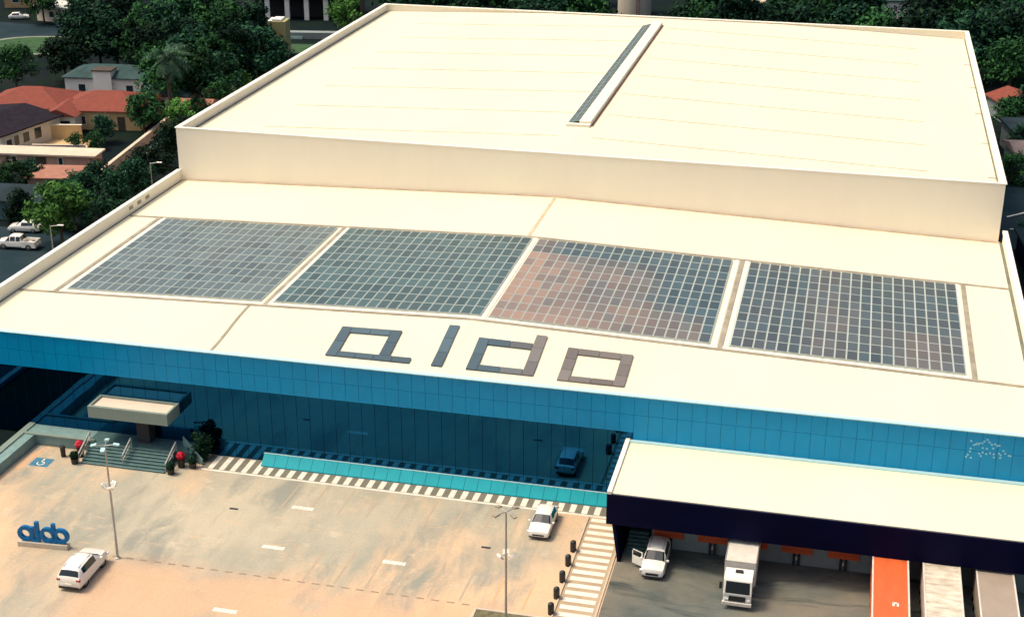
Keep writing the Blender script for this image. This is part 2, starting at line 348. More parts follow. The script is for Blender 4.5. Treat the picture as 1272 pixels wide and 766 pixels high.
# lower walls (side), kept behind the glass line
for x0,x1 in ((XL,XL+0.3),(XR-0.3,XR)):
    b = MB(); b.box(x0,0.35,0,x1,46.3,11.2); b.build('side_wall', M['wall'], WH)
    b = MB(); b.box(x0-0.12,0.1,11.2,x1+0.12,46.3,11.5); b.build('parapet_coping', M['coping'], WH, bevel=0.04)
for x,s in ((XL+0.32,1),(XR-0.32,-1)):      # dark gutter at the foot of the side parapets
    b = MB(); b.box(min(x,x+s*0.28),0.6,10.0,max(x,x+s*0.18),46.2,zr(XL,40)+0.03); b.build('gutter', M['gutter'], WH)
b = MB(); b.box(XL,-0.16,H1-0.10,XR,0.36,H1); b.build('front_coping', M['edge'], WH, bevel=0.02)
# blue cladding band: real panels on a dark backing
b = MB(); b.box(XL,0.02,6.85,XR,0.3,H1-0.1,1)
npan = 79; pw = (XR-XL)/npan
for k in range(npan):
    x = XL+k*pw
    for z0,z1 in ((6.85 if x < 16.0 else 6.12,8.44),(8.465,H1-0.10)):
        b.box(x+0.012,-0.06+random.uniform(-.004,.004),z0,x+pw-0.012,0.02,z1,0)
b.build('cladding_band', [M['blue'],M['bluejoint']], WH)
# curtain wall: every pane a sheet of tinted mirror glass
npn = 52; gw = (16.6-XL)/npn
for k in range(npn):
    x = XL+k*gw; e = [random.uniform(-0.004,0.004) for _ in range(4)]
    b = MB(); b.add([(x+0.02,e[0],0.02),(x+gw-0.02,e[1],0.02),(x+gw-0.02,e[2],6.85),(x+0.02,e[3],6.85)], [(0,1,2,3)])
    b.add([(x+0.02,0.05,0.02),(x+gw-0.02,0.05,0.02),(x+gw-0.02,0.05,6.85),(x+0.02,0.05,6.85)], [(3,2,1,0)])
    b.build('glass_pane', M['glass'], WH)
b = MB()
b.box(XL,0.08,0,16.6,0.3,6.85)
for k in range(npn+1):
    x = XL+k*gw; b.box(x-0.02,0.006,0,x+0.02,0.08,6.85)
b.build('mullion_frame', M['mull'], WH)
b = MB(); b.box(16.6,0.06,0,XR,0.3,6.85); b.build('front_wall', M['bluejoint'], WH)
# turquoise plinth at the foot of the glass
b = MB(); npl = 27
for k in range(npl):
    x0 = -16.75+k*31.5/npl; x1 = x0+31.5/npl-0.03
    pr = [(-1.08,0.0),(-1.08,0.10),(-0.14,0.82),(-0.02,0.82),(-0.02,0.0)]
    b.add([(x0,y,z) for y,z in pr]+[(x1,y,z) for y,z in pr], [(0,1,2,3,4)[::-1],(5,6,7,8,9)]+[(i,5+i,5+(i+1)%5,(i+1)%5)[::-1] for i in range(5)])
b.build('turquoise_plinth', M['cyan'], WH)
b = MB(); b.box(-16.8,-0.16,0.825,14.75,-0.02,0.87); b.build('plinth_edge', M['edge'], WH)
# emblem of small pale dots on the blue band
dots = [(235,280),(285,360),(330,330),(370,325),(415,320),(445,285),(490,250),(530,300),(570,345),(620,335),(690,360),(660,370),(765,465),(800,520),(860,560),(890,565),(240,430),(235,490),(208,560),(185,600),(265,620),(430,415),(500,430),(600,420),(390,530),(440,505),(500,535),(560,515),(620,535),(700,520),(730,550),(420,580),(630,600),(730,605),(310,350),(350,345)]
b = MB()
for zx,zy in dots:
    X = 42.83+(zx-185)/705*3.3; Z = 9.42-(zy-250-0.1*(zx-185)*1.0)/355*1.55
    r = 0.085; b.tube((X,-0.085,Z),(X,-0.06,Z),r,r,8)
b.build('emblem', mat('emblem_pale', (0.25,0.55,0.68), 0.5), WH)
# cable trays and white walkways that frame the solar arrays
b = MB()
def zt(x,y): return zr(x,y)
def strip(b,x0,y0,x1,y1,h,mi=0,n=24):
    if (x1-x0) > (y1-y0):
        for i in range(n):
            a = x0+(x1-x0)*i/n; c = x0+(x1-x0)*(i+1)/n
            b.add([(a,y0,zt(a,y0)-.05),(c,y0,zt(c,y0)-.05),(c,y1,zt(c,y1)-.05),(a,y1,zt(a,y1)-.05),(a,y0,zt(a,y0)+h),(c,y0,zt(c,y0)+h),(c,y1,zt(c,y1)+h),(a,y1,zt(a,y1)+h)], [(4,5,6,7),(0,1,5,4),(2,3,7,6)]+([(3,0,4,7)] if i == 0 else [])+([(1,2,6,5)] if i == n-1 else []), mi)
    else:
        for i in range(n):
            a = y0+(y1-y0)*i/n; c = y0+(y1-y0)*(i+1)/n
            b.add([(x0,a,zt(x0,a)-.05),(x1,a,zt(x1,a)-.05),(x1,c,zt(x1,c)-.05),(x0,c,zt(x0,c)-.05),(x0,a,zt(x0,a)+h),(x1,a,zt(x1,a)+h),(x1,c,zt(x1,c)+h),(x0,c,zt(x0,c)+h)], [(4,5,6,7),(1,2,6,5),(3,0,4,7)]+([(0,1,5,4)] if i == 0 else [])+([(2,3,7,6)] if i == n-1 else []), mi)
strip(b,XL+0.6,9.35,XR-0.6,9.75,0.07,n=40); strip(b,XL+0.6,32.35,XR-0.6,32.7,0.07,n=40)
for x in (-41.75,-20.1,22.25,43.75): strip(b,x-0.22,9.75,x+0.22,32.35,0.07)
strip(b,-21.6,0.5,-21.35,9.35,0.05,n=12)
b.build('cable_tray', M['tray'], WH)
b = MB()
strip(b,-41.45,9.8,43.4,10.25,0.05,n=40)
for x in (-41.1,-19.75,0.85,21.75,22.75,43.2): strip(b,x-0.2,10.25,x+0.2,32.3,0.06)
b.build('roof_walkway', M['walk'], WH)
b = MB(); strip(b,-0.18,32.7,0.18,46.3,0.03,n=8); b.build('ridge_flashing', M['flash'], WH)
b = MB(); strip(b,-0.13,0.5,0.13,9.35,0.02,n=10); b.build('ridge_flashing', M['roof'], WH)
for y in (33.0,35.0,37.0): b = MB(); b.box(XL+0.30,y,10.6,XL+0.335,y+0.9,11.0); b.build('wall_vent', M['tray'], WH)
b = MB(); strip(b,XL+0.5,46.16,XR-0.5,46.36,0.10,n=40); b.build('wall_flashing', M['flash'], WH)
# upper block
UL, UR, UY, UB, HU = -45.9, 48.0, 46.4, 126.8, 16.6
b = MB()
b.box(UL,UY,0,UR,UY+0.3,HU-0.12); b.box(UL,UB-0.3,0,UR,UB,HU-0.12); b.box(UL,UY+0.3,0,UL+0.3,UB-0.3,HU-0.12); b.box(UR-0.3,UY+0.3,0,UR,UB-0.3,HU-0.12)
b.build('upper_wall', M['wall'], WH)
b = MB()
b.box(UL-0.15,UY-0.06,HU-0.12,UR+0.15,UY+0.40,HU); b.box(UL-0.15,UB-0.5,HU-0.12,UR+0.15,UB+0.12,HU); b.box(UL-0.15,UY+0.40,HU-0.12,UL+0.5,UB-0.5,HU); b.box(UR-0.5,UY+0.40,HU-0.12,UR+0.15,UB-0.5,HU)
b.build('upper_coping', M['coping'], WH, bevel=0.04)
def zu(x,y):
    t = min(1.0, max(0.0, (y-UY-0.4)/4.0)); t = t*t*(3-2*t)
    g = 17.0-1.6*abs(x-1)/46.0
    if y > UB-6: 
        q = min(1,(y-UB+6)/5.5); g = g*(1-q)+min(g,16.35)*q
    return (HU-0.16)*(1-t)+g*t
b = MB(); xs = [UL+0.3+i*(UR-UL-0.6)/40 for i in range(41)]; xs = sorted(xs+[1.0]); ys = [UY+0.3+i*0.5 for i in range(10)]+[60+i*6 for i in range(11)]+[122,124,126.5]
for y in ys:
    for x in xs: b.v.append((x,y,zu(x,y)))
nx = len(xs)
for j in range(len(ys)-1):
    for i in range(nx-1): b.f.append([j*nx+i,j*nx+i+1,(j+1)*nx+i+1,(j+1)*nx+i]); b.m.append(0)
b.build('upper_roof', M['roof'], WH, smooth=30)
zt = zu
b = MB()
for k in range(7):
    y = 52.2+k*10.65
    for a_,c_ in ((-37.2+0.3*random.random(),-1.1),(3.0,40.3)):
        b = MB(); strip(b,a_,y,c_,y+0.16,0.035,n=20); b.build('roof_seam', M['flash'], WH)
b = MB(); b.box(UL+0.32,UY+0.6,15.2,UL+0.6,UB-0.6,zu(UL,80)+0.05); b.build('gutter', M['gutter'], WH)
b = MB(); b.box(UR-0.5,UY+0.6,15.2,UR-0.32,UB-0.6,zu(UR,80)+0.05); b.build('gutter', M['gutter'], WH)
for y in (52,66,80,94,108): b = MB(); b.box(UR-1.3,y,15.3,UR-0.5,y+0.35,zu(UR,y)+0.06); b.build('roof_outlet', M['tray'], WH)
# long roof light on the ridge
b = MB(); b.box(0.55,57.0,16.7,1.95,118.0,17.55); b.box(-0.95,57.0,16.7,-0.8,116,17.22); b.box(-0.95,56.3,16.7,1.95,57.0,17.3)
b.build('skylight_curb', M['walk'], WH, bevel=0.03)
b = MB(); b.add([(-0.8,57,17.2),(0.55,57,17.55),(0.55,116,17.55),(-0.8,116,17.2)], [(0,1,2,3)])
b.build('skylight_glazing', M['skylight'], WH)
b = MB()
for k in range(30):
    y = 57+k*2.0; b.add([(-0.8,y,17.22),(0.55,y,17.57),(0.55,y+0.16,17.57),(-0.8,y+0.16,17.22)], [(0,1,2,3)])
b.add([(-0.16,57,17.395),(-0.06,57,17.42),(-0.06,116,17.42),(-0.16,116,17.395)], [(0,1,2,3)])
b.build('skylight_bar', M['tealpale'], WH)
b = MB(); b.box(1.96,57.0,16.6,2.2,117.8,17.02); b.build('skylight_shadow_strip', M['orangetile'], WH)  # red-brown strip painted as the roof light's shadow on its right side

# loading dock with its canopy
DK = MB(); DK.box(15.85,-9.2,5.95,XR,-0.1,6.1); dk = DK.build('dock_canopy_roof', M['roof'], WH)
b = MB(); b.box(15.75,-9.3,6.0,16.1,-0.08,6.28); b.build('rim', M['coping'], dk)
b = MB(); b.box(16.1,-0.5,6.1,XR,-0.08,6.2); b.build('flashing', M['edge'], dk)
b = MB(); b.box(15.75,-9.38,3.42,XR,-9.22,6.02); b.build('dock_fascia', M['navy'], WH)
b = MB(); b.add([(15.8,-9.2,6.0),(16.7,-9.2,0.0),(16.7,-0.1,0.0),(15.8,-0.1,6.0),(16.05,-9.2,6.0),(16.95,-9.2,0.0),(16.95,-0.1,0.0),(16.05,-0.1,6.0)], [(0,1,2,3),(7,6,5,4),(0,4,5,1),(3,2,6,7)])
b.build('dock_side_wall', M['navy'], WH)
b = MB(); b.box(19.0,-6.3,0.0,XR,-6.0,5.9); b.build('dock_wall', M['docker'], WH)
b = MB(); b.box(19.0,-9.2,5.6,XR,-6.3,5.9); b.build('dock_soffit', M['navy'], WH)
for x in (20.4,23.9,27.0,30.5,34.1,37.5,41.1,44.9):
    b = MB(); b.box(x-1.2,-6.42,1.05,x+1.2,-6.3,3.4)
    for k in range(4): b.box(x-1.2,-6.46,1.35+k*0.5,x+1.2,-6.42,1.40+k*0.5)
    d = b.build('dock_door', M['orangedoor'], WH)
    b = MB(); b.box(x-0.28,-6.62,0.12,x-0.10,-6.3,1.0); b.box(x+0.10,-6.62,0.12,x+0.28,-6.3,1.0); b.build('buffer', M['trim'], d)
    b = MB(); b.box(x-0.07,-6.5,0.5,x+0.07,-6.31,0.78); b.build('signal_lamp', M['lamp'], d)
b = MB()
for k in range(7): b.box(17.2,-6.2+k*0.32-2.0,0,18.8,-6.2+(k+1)*0.32-2.0,0.17*(k+1))
b.build('dock_stair', M['teal'], WH)
# entrance canopy, door, terrace and stair
b = MB(); b.box(-32.4,-2.5,3.72,-24.7,-0.03,4.62); ec = b.build('entrance_canopy', M['canopyfascia'], WH, bevel=0.02)
b = MB(); b.box(-32.2,-2.2,4.62,-24.9,-0.25,4.66); b.build('canopy_top', mat('canopy_sheet', (0.72,0.56,0.44), 0.7, var=0.04, scale=1), ec)
b = MB(); b.box(-32.4,-2.5,4.62,-32.2,-0.03,4.84); b.box(-24.9,-2.5,4.62,-24.7,-0.03,4.84); b.box(-32.2,-2.5,4.62,-24.9,-2.2,4.84); b.box(-32.2,-0.25,4.62,-24.9,-0.03,4.84); b.build('rim', M['canopyfascia'], ec)
b = MB(); b.box(-28.5,-1.2,1.06,-27.3,-0.03,3.72); b.build('entrance_porch', M['dark'], WH)
b = MB(); b.box(-33.0,-2.0,0,-22.9,-0.02,1.06); b.build('terrace', M['teal'], WH)
b = MB()
for k in range(7): b.box(-32.6,-4.35+k*0.335,0,-24.5,-4.35+(k+1)*0.335+0.002*k,0.151*(k+1))
st = b.build('entrance_stair', M['teal'], WH, bevel=0.012)
b = MB()
for k in range(7): b.box(-32.6,-4.365+k*0.335,0.151*(k+1)-0.02,-24.5,-4.31+k*0.335,0.151*(k+1)+0.012)
b.build('nosing', M['tealpale'], st)
def rail(x,y0,z0,y1,z1):
    b = MB()
    for dy in (-0.07,0.07):
        pass
    b.tube((x,y0,z0+0.9),(x,y1,z1+0.9),0.09,0.09,8); b.tube((x,y0,z0+0.45),(x,y1,z1+0.45),0.03,0.03,6)
    for i in range(4):
        t = i/3; y = y0+(y1-y0)*t; z = z0+(z1-z0)*t; b.tube((x,y,z),(x,y,z+0.9),0.035,0.035,6)
    return b.build('handrail', M['steel'], WH, smooth=40)
rail(-32.75,-4.3,0.0,-2.0,1.06); rail(-28.6,-4.0,0.2,-2.2,1.06); rail(-24.35,-4.3,0.0,-2.0,1.06)
b = MB(); b.add([(-24.2,-0.9,0),(-21.9,-2.1,0),(-21.9,-1.9,0),(-24.2,-0.7,0),(-24.2,-0.9,1.95),(-21.9,-2.1,0.5),(-21.9,-1.9,0.5),(-24.2,-0.7,1.95)], [(4,5,6,7),(0,1,5,4),(2,3,7,6),(1,2,6,5),(3,0,4,7)])
b.build('ramp_parapet', M['tealpale'], WH)

# ---------------------------------------------------------------- solar arrays: panels stand on the roof
zt = zr
rnd = random.Random(11)
def smooth_noise(seed):
    g = random.Random(seed); t = [[g.random() for _ in range(12)] for _ in range(12)]
    def f(u,v):
        i,j = int(u)%11,int(v)%11; a,c = u-int(u),v-int(v)
        return (t[i][j]*(1-a)+t[i+1][j]*a)*(1-c)+(t[i][j+1]*(1-a)+t[i+1][j+1]*a)*c
    return f
def panel_tint(ai,u,v,nz):  # hazy reflection on the panels is painted into their base colour
    k = rnd.uniform(0.70,1.25)
    base = [(0.078,0.118,0.124),(0.050,0.098,0.098),(0.048,0.086,0.100),(0.038,0.076,0.090)][ai]
    c = [q*k for q in base]
    if ai == 0: d = 0.25*nz(u*4,v*4); sheen = (0.20,0.22,0.20)
    elif ai == 1: d = 0.10*nz(u*4,v*4); sheen = (0.14,0.17,0.16)
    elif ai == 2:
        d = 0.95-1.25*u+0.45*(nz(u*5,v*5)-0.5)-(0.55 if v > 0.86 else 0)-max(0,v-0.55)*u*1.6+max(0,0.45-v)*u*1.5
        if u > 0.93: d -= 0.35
        d = max(0,d)*rnd.choice((1,1,.9,0.85,0.75,0.55)); sheen = (0.36,0.235,0.17)
    else:
        d = 0.30*nz(u*4,v*5)+0.55*max(0,1-((u-.85)/.2)**2)*max(0,1-(v/.42)**2)+0.25*max(0,1-((u-.42)/.14)**2); d *= rnd.uniform(0.5,1); sheen = (0.22,0.16,0.125)
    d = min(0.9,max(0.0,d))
    return tuple(c[i]*(1-d)+sheen[i]*d for i in range(3))
PW, PD, NC, NR = 1.0, 21.45/11, 20, 11
def panel_geo(b, cols, x, y, tint):
    x0,x1,y0,y1 = x+0.035,x+PW-0.035,y+0.045,y+PD-0.045; h = 0.16; e = 0.03
    def z(px,py): return zr(px,py)+h
    vs = [(x0,y0,z(x0,y0)),(x1,y0,z(x1,y0)),(x1,y1,z(x1,y1)),(x0,y1,z(x0,y1))]
    iv = [(x0+e,y0+e,z(x0,y0)),(x1-e,y0+e,z(x1,y0)),(x1-e,y1-e,z(x1,y1)),(x0+e,y1-e,z(x0,y1))]
    lo = [(p[0],p[1],p[2]-0.05) for p in vs]
    b.add(vs+iv+lo, [(4,5,6,7)], 0); cols.append(tint)
    o = len(b.v)-12
    for f in [(0,1,5,4),(1,2,6,5),(2,3,7,6),(3,0,4,7),(0,8,9,1),(1,9,10,2),(2,10,11,3),(3,11,8,0),(8,11,10,9)]:
        b.f.append([i+o for i in f]); b.m.append(1); cols.append((1,1,1))
def panel_build(b, cols, name, par):
    o = b.build(name, [M['cells'],M['frame']], par)
    a = o.data.color_attributes.new('tint','FLOAT_COLOR','CORNER')
    for p in o.data.polygons:
        for li in p.loop_indices: a.data[li].color = (*cols[p.index],1)
    return o
arr_lab = ['solar array of pale grey blue panels beside the left parapet of the lower roof',
           'solar array of even dark green grey panels, second from the left parapet',
           'solar array with a pinkish brown reflection painted over its left half, right of the roof ridge',
           'solar array of darkest blue panels with bold white gaps beside the right parapet']
b_ = [-40.8,-19.45,1.28,23.05]
for ai,x0 in enumerate(b_):
    A = empty('solar_array', arr_lab[ai], 'solar array', (0,0,0), 0, 'solar arrays on the lower roof')
    nz = smooth_noise(ai+3); rest = MB(); rc = []
    for r in range(NR):
        for c in range(NC):
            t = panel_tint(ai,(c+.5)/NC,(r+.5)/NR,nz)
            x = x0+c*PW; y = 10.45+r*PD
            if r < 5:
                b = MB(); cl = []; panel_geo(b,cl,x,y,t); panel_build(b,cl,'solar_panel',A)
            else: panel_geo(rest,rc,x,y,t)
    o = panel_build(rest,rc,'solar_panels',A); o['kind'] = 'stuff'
    b = MB()
    for c in range(NC+1):
        x = x0+c*PW; wd = 0.055 if (ai == 3 and c % 4 == 0) else 0.03
        strip(b,x-wd,10.42,x+wd,31.93,0.10,n=6)
    for r in range(NR+1):
        y = 10.45+r*PD; strip(b,x0,y-0.03,x0+20,y+0.03,0.09,n=8)
    b.build('mounting_rail', M['frame'], A)

# roof letters laid out in solar modules
def letter(name,label,rects,tints):
    b = MB(); cl = []
    for k,(x0,y0,x1,y1) in enumerate(rects):
        # split each stroke into modules of about a metre by 1.9
        nxm = max(1,round((x1-x0)/(1.0 if (y1-y0) > 1.3 else 1.9))); nym = max(1,round((y1-y0)/(1.9 if (y1-y0) > 1.3 else 1.0)))
        for i in range(nxm):
            for j in range(nym):
                a0 = x0+(x1-x0)*i/nxm+.02; a1 = x0+(x1-x0)*(i+1)/nxm-.02; c0 = y0+(y1-y0)*j/nym+.02; c1 = y0+(y1-y0)*(j+1)/nym-.02
                h = 0.15
                vs = [(a0,c0,zr(a0,c0)+h),(a1,c0,zr(a1,c0)+h),(a1,c1,zr(a1,c1)+h),(a0,c1,zr(a0,c1)+h)]; lo = [(p[0],p[1],p[2]-.15) for p in vs]
                b.add(vs+lo, [(0,1,2,3),(0,4,5,1),(1,5,6,2),(2,6,7,3),(3,7,4,0)], 0)
                kk = rnd.uniform(.8,1.2); m_ = (a0+a1)/2; q = min(1,max(0,(m_-tints[2])/(tints[3]-tints[2]+1e-6)))
                q *= rnd.uniform(0.75,1.0)
                t = tuple((tints[0][z]*(1-q)+tints[1][z]*q)*kk for z in range(3)); cl += [t]*5
    o = panel_build(b,cl,name,None); tag(o,label,'roof letter','solar panel letters on the roof')
TD, TG = (0.065,0.105,0.128),(0.165,0.150,0.135)
yb, yt = 1.7, 6.4
letter('roof_letter','square letter a of dark panels with a foot, leftmost letter lying on the roof',[(-11.25,yb,-10.25,yt),(-10.25,yt-.9,-6.6,yt),(-10.25,yb,-3.6,yb+.85),(-6.6,yb+.85,-5.6,yt)],(TD,TD,0,1))
letter('roof_letter','single straight bar letter l of dark panels lying on the roof',[(-1.65,yb,-0.68,7.9)],(TD,TD,0,1))
letter('roof_letter','square letter d with a tall right stem, dark turning brown, lying on the roof',[(1.45,yb,2.42,yt),(2.42,yt-.9,6.35,yt),(2.42,yb,6.35,yb+.85),(6.35,yb,7.35,7.85)],(TD,TG,3.5,6.5))
letter('roof_letter','plain square ring letter o of grey brown panels, rightmost letter on the roof',[(9.45,yb-.25,10.45,yt+.05),(10.45,yt-.85,14.2,yt+.05),(10.45,yb-.25,14.2,yb+.6),(14.2,yb-.25,15.2,yt+.05)],(TG,TG,0,1))

# ---------------------------------------------------------------- vehicles
def wheel(par, x, y, r=0.34, wd=0.22):
    s = 1 if y > 0 else -1
    b = MB(); b.tube((x,y-s*wd,r),(x,y,r),r,r,20); t = b.build('wheel', M['tyre'], par, smooth=40)
    b = MB(); b.tube((x,y-s*0.01,r),(x,y+s*0.012,r),r*0.64,r*0.55,14); b.build('rim', M['rim'], t, smooth=40)
def loft(par, st, gl_side, gl_front, gl_rear, paint):
    """st: (x, zb, zs, w, zr, wr) from nose to tail; glass lists name the spans between stations"""
    rows = []
    for (x,zb,zs,wd,zt_,wr) in st:
        top = max(zs+0.006, zt_-0.07)
        half = [(0,zb),(wd*.86,zb),(wd,zb+.16),(wd*1.0,zb+(zs-zb)*.62),(wd*.95,zs),(wr,top),(wr*.82,max(zt_,top+.01)),(0,max(zt_,top+.01)+.025)]
        rows.append([(x,y,z) for y,z in half]+[(x,-y,z) for y,z in half[-2:0:-1]])
    n = len(rows[0]); vs = [p for r_ in rows for p in r_]
    body, side, fr, rr = MB(), MB(), MB(), MB()
    for o in (body,side,fr,rr): o.v = list(vs)
    for i in range(len(st)-1):
        for j in range(n):
            q = [i*n+j, i*n+(j+1)%n, (i+1)*n+(j+1)%n, (i+1)*n+j][::-1]
            k = j if j < 7 else 13-j
            t = body
            if k == 4 and i in gl_side: t = side
            if k in (5,6) and i in gl_front: t = fr
            if k in (5,6) and i in gl_rear: t = rr
            t.f.append(q); t.m.append(0)
    body.f.append(list(range(n))); body.m.append(0); body.f.append(list(range((len(st)-1)*n, len(st)*n))[::-1]); body.m.append(0)
    def clean(mb):
        used = sorted({i for f in mb.f for i in f}); mp = {u:k for k,u in enumerate(used)}
        mb.v = [mb.v[u] for u in used]; mb.f = [[mp[i] for i in f] for f in mb.f]; return mb
    bo = clean(body).build('body', paint, par, smooth=38)
    if gl_front: clean(fr).build('windscreen', M['carglass'], par)
    if gl_rear: clean(rr).build('rear_window', M['carglass'], par)
    if gl_side:
        l_, r_ = MB(), MB()
        for o in (l_,r_): o.v = list(side.v)
        for f in side.f: (l_ if side.v[f[0]][1] > 0 else r_).f.append(f)
        for o in (l_,r_): o.m = [0]*len(o.f); clean(o).build('side_window', M['carglass'], par)
    return bo
def car_bits(par, L, wd, front_x, rear_x, wb0, wb1, zl=0.66, zt_=0.86, r=0.34, grille=True):
    for x in (wb0,wb1):
        for s in (1,-1):
            wheel(par, x, s*(wd+0.005), r)
            b = MB(); b.tube((x,s*(wd-0.15),r+.02),(x,s*(wd-0.004+0.008),r+.02),r+0.07,r+0.07,20); b.build('wheel_arch', M['trim'], par)
    for s in (1,-1):
        b = MB(); b.box(front_x-0.28,s*(wd-.10)-.20,zl,front_x-0.02,s*(wd-.10)+.05 if s > 0 else s*(wd-.10)+.20,zl+.15); b.build('headlight', M['lamp'], par, bevel=0.03)
        b = MB(); b.box(rear_x+0.0,s*(wd-.14)-.16,zt_,rear_x+0.16,s*(wd-.14)+.12 if s > 0 else s*(wd-.14)+.16,zt_+.16); b.build('tail_light', M['tail'], par, bevel=0.03)
        b = MB(); b.box(0.82,s*(wd+.13)-.10,1.0,1.0,s*(wd+.13)+.10,1.14); b.build('side_mirror', M['carpaint'], par, bevel=0.03)
    b = MB(); b.box(front_x-.10,-wd*.55,0.42,front_x+.03,wd*.55,zl-.03); b.build('grille', M['trim'], par)
    b = MB(); b.box(front_x-.12,-wd*.86,0.22,front_x+.02,wd*.86,0.36); b.build('front_bumper', M['trim'], par)
    b = MB(); b.box(rear_x-.03,-wd*.84,0.24,rear_x+.14,wd*.84,0.42); b.build('rear_bumper', M['trim'], par)
    b = MB(); b.box(rear_x-.045,-.25,.55,rear_x+.06,.25,.67); b.build('number_plate', M['white'], par)
def suv(label, loc, rz, group, door_open=False):
    p = empty('parked_car', label, 'car', loc, rz, group); wd = .90
    st = [(2.24,.36,.70,.70,.76,.58),(2.16,.28,.88,.84,.92,.74),(1.90,.25,.99,.91,1.04,.80),(1.25,.24,1.07,.93,1.14,.82),(1.15,.24,1.08,.93,1.17,.80),(.42,.24,1.09,.93,1.58,.70),(.30,.24,1.10,.93,1.63,.70),(-.30,.24,1.11,.93,1.69,.71),(-.38,.24,1.11,.93,1.69,.71),(-1.00,.24,1.14,.93,1.67,.71),(-1.08,.24,1.14,.93,1.66,.70),(-1.50,.24,1.18,.92,1.61,.69),(-1.86,.24,1.20,.91,1.54,.67),(-2.10,.26,1.14,.89,1.17,.76),(-2.20,.30,1.00,.87,1.03,.76),(-2.24,.36,.76,.83,.80,.72)]
    loft(p, st, [5,6,7,8,9,10], [4], [12], M['carpaint'])
    car_bits(p, 4.5, wd, 2.22, -2.24, 1.38, -1.34, r=.37)
    for s in (1,-1): b = MB(); b.tube((.2,s*.56,1.69),(-1.6,s*.55,1.65),.022,.022,6); b.build('roof_rail', M['steel'], p)
    return p
def sedan(label, loc, rz, group):
    p = empty('parked_car', label, 'car', loc, rz, group); wd = .87
    st = [(2.14,.34,.60,.72,.64,.62),(2.08,.24,.74,.82,.78,.72),(1.80,.22,.86,.87,.91,.78),(1.02,.22,.96,.88,1.03,.80),(.32,.22,.97,.87,1.42,.64),(.16,.22,.97,.87,1.46,.64),(-.52,.22,.98,.87,1.49,.65),(-.60,.22,.98,.87,1.49,.65),(-1.22,.22,.99,.87,1.45,.63),(-1.30,.22,.99,.87,1.43,.62),(-1.80,.23,1.0,.85,1.03,.70),(-2.05,.25,.96,.80,.99,.66),(-2.13,.32,.70,.74,.74,.6)]
    loft(p, st, [5,6,7,8], [3], [9], M['carpaint'])
    car_bits(p, 4.3, wd, 2.12, -2.13, 1.34, -1.30, zl=.60, zt_=.76, r=.31)
    return p
suv('white estate car seen from its rear right corner, parked beside the blue letter sign', (-23.35,-20.85,0.004), R(91.5), 'white cars').scale = (1.06,1.08,1.08)
sedan('white saloon car facing the viewer next to the crossing at the glass front', (9.93,-5.45,0), R(-90), 'white cars')
p = suv('white car at the loading dock with its front door standing open', (19.75,-9.0,0), R(-90), 'white cars')
dr = MB()
dr.box(0,-0.03,0.30,1.0,0.03,1.05); d = dr.build('open_door', M['carpaint'], p, bevel=0.02); d.location = (0.95,-0.93,0); d.rotation_euler = (0,0,R(180+62))
b = MB(); b.add([(0.12,-.02,1.05),(0.98,-.02,1.05),(0.92,-.02,1.50),(0.45,-.02,1.50),(0.12,.02,1.05),(0.98,.02,1.05),(0.92,.02,1.50),(0.45,.02,1.50)], [(0,1,2,3),(7,6,5,4),(0,4,5,1),(1,5,6,2),(2,6,7,3),(3,7,4,0)]); b.build('door_window', M['carglass'], d)
b = MB(); b.box(.0,-.028,1.05,.11,.028,1.52); b.box(.93,-.028,1.05,1.0,.028,1.4); b.box(.0,-.028,1.505,.95,.028,1.56); b.build('door_frame', M['carpaint'], d)
# white pickup on the side street
p = empty('pickup_truck', 'white double cab pickup parked on the side street left of the warehouse', 'pickup', (-68.0,45.2,0), R(186), 'white cars')
st = [(2.55,.45,.72,.70,.76,.58),(2.45,.34,.90,.84,.95,.66),(2.15,.32,1.04,.90,1.08,.72),(1.35,.32,1.12,.92,1.16,.74),(.75,.32,1.14,.92,1.74,.66),(.68,.32,1.14,.92,1.75,.66),(.02,.32,1.14,.92,1.78,.67),(-.08,.32,1.14,.92,1.78,.67),(-.62,.32,1.15,.92,1.73,.65),(-.78,.32,1.15,.92,1.20,.72),(-.80,.32,1.15,.92,1.17,.74)]
loft(p, st, [3,5,7], [3], [8], M['carpaint'])
b = MB(); b.box(-2.55,-.92,.34,-.80,.92,.70); b.box(-2.55,-.92,.70,-.80,-.84,1.14); b.box(-2.55,.84,.70,-.80,.92,1.14); b.box(-2.55,-.84,.70,-2.47,.84,1.14); b.build('cargo_bed', M['carpaint'], p, bevel=.02)
for x in (1.6,-1.65):
    for s in (1,-1): wheel(p, x, s*.93, .39, .25)
b = MB(); b.box(2.50,-.8,.40,2.62,.8,.62); b.build('front_bumper', M['steel'], p)
b = MB(); b.box(-2.70,-.8,.42,-2.56,.8,.58); b.build('rear_bumper', M['steel'], p)
for s in (1,-1):
    b = MB(); b.box(2.35,s*.68-.16,.78,2.52,s*.68+.16,.94); b.build('headlight', M['lamp'], p)
    b = MB(); b.box(-2.58,s*.84-.07,.78,-2.555,s*.84+.07,1.06); b.build('tail_light', M['tail'], p)
# box truck at the dock
T = empty('box_truck', 'white box truck with dusty grey cargo body backed up to the dock', 'truck', (26.5,-10.1,0), R(-90))
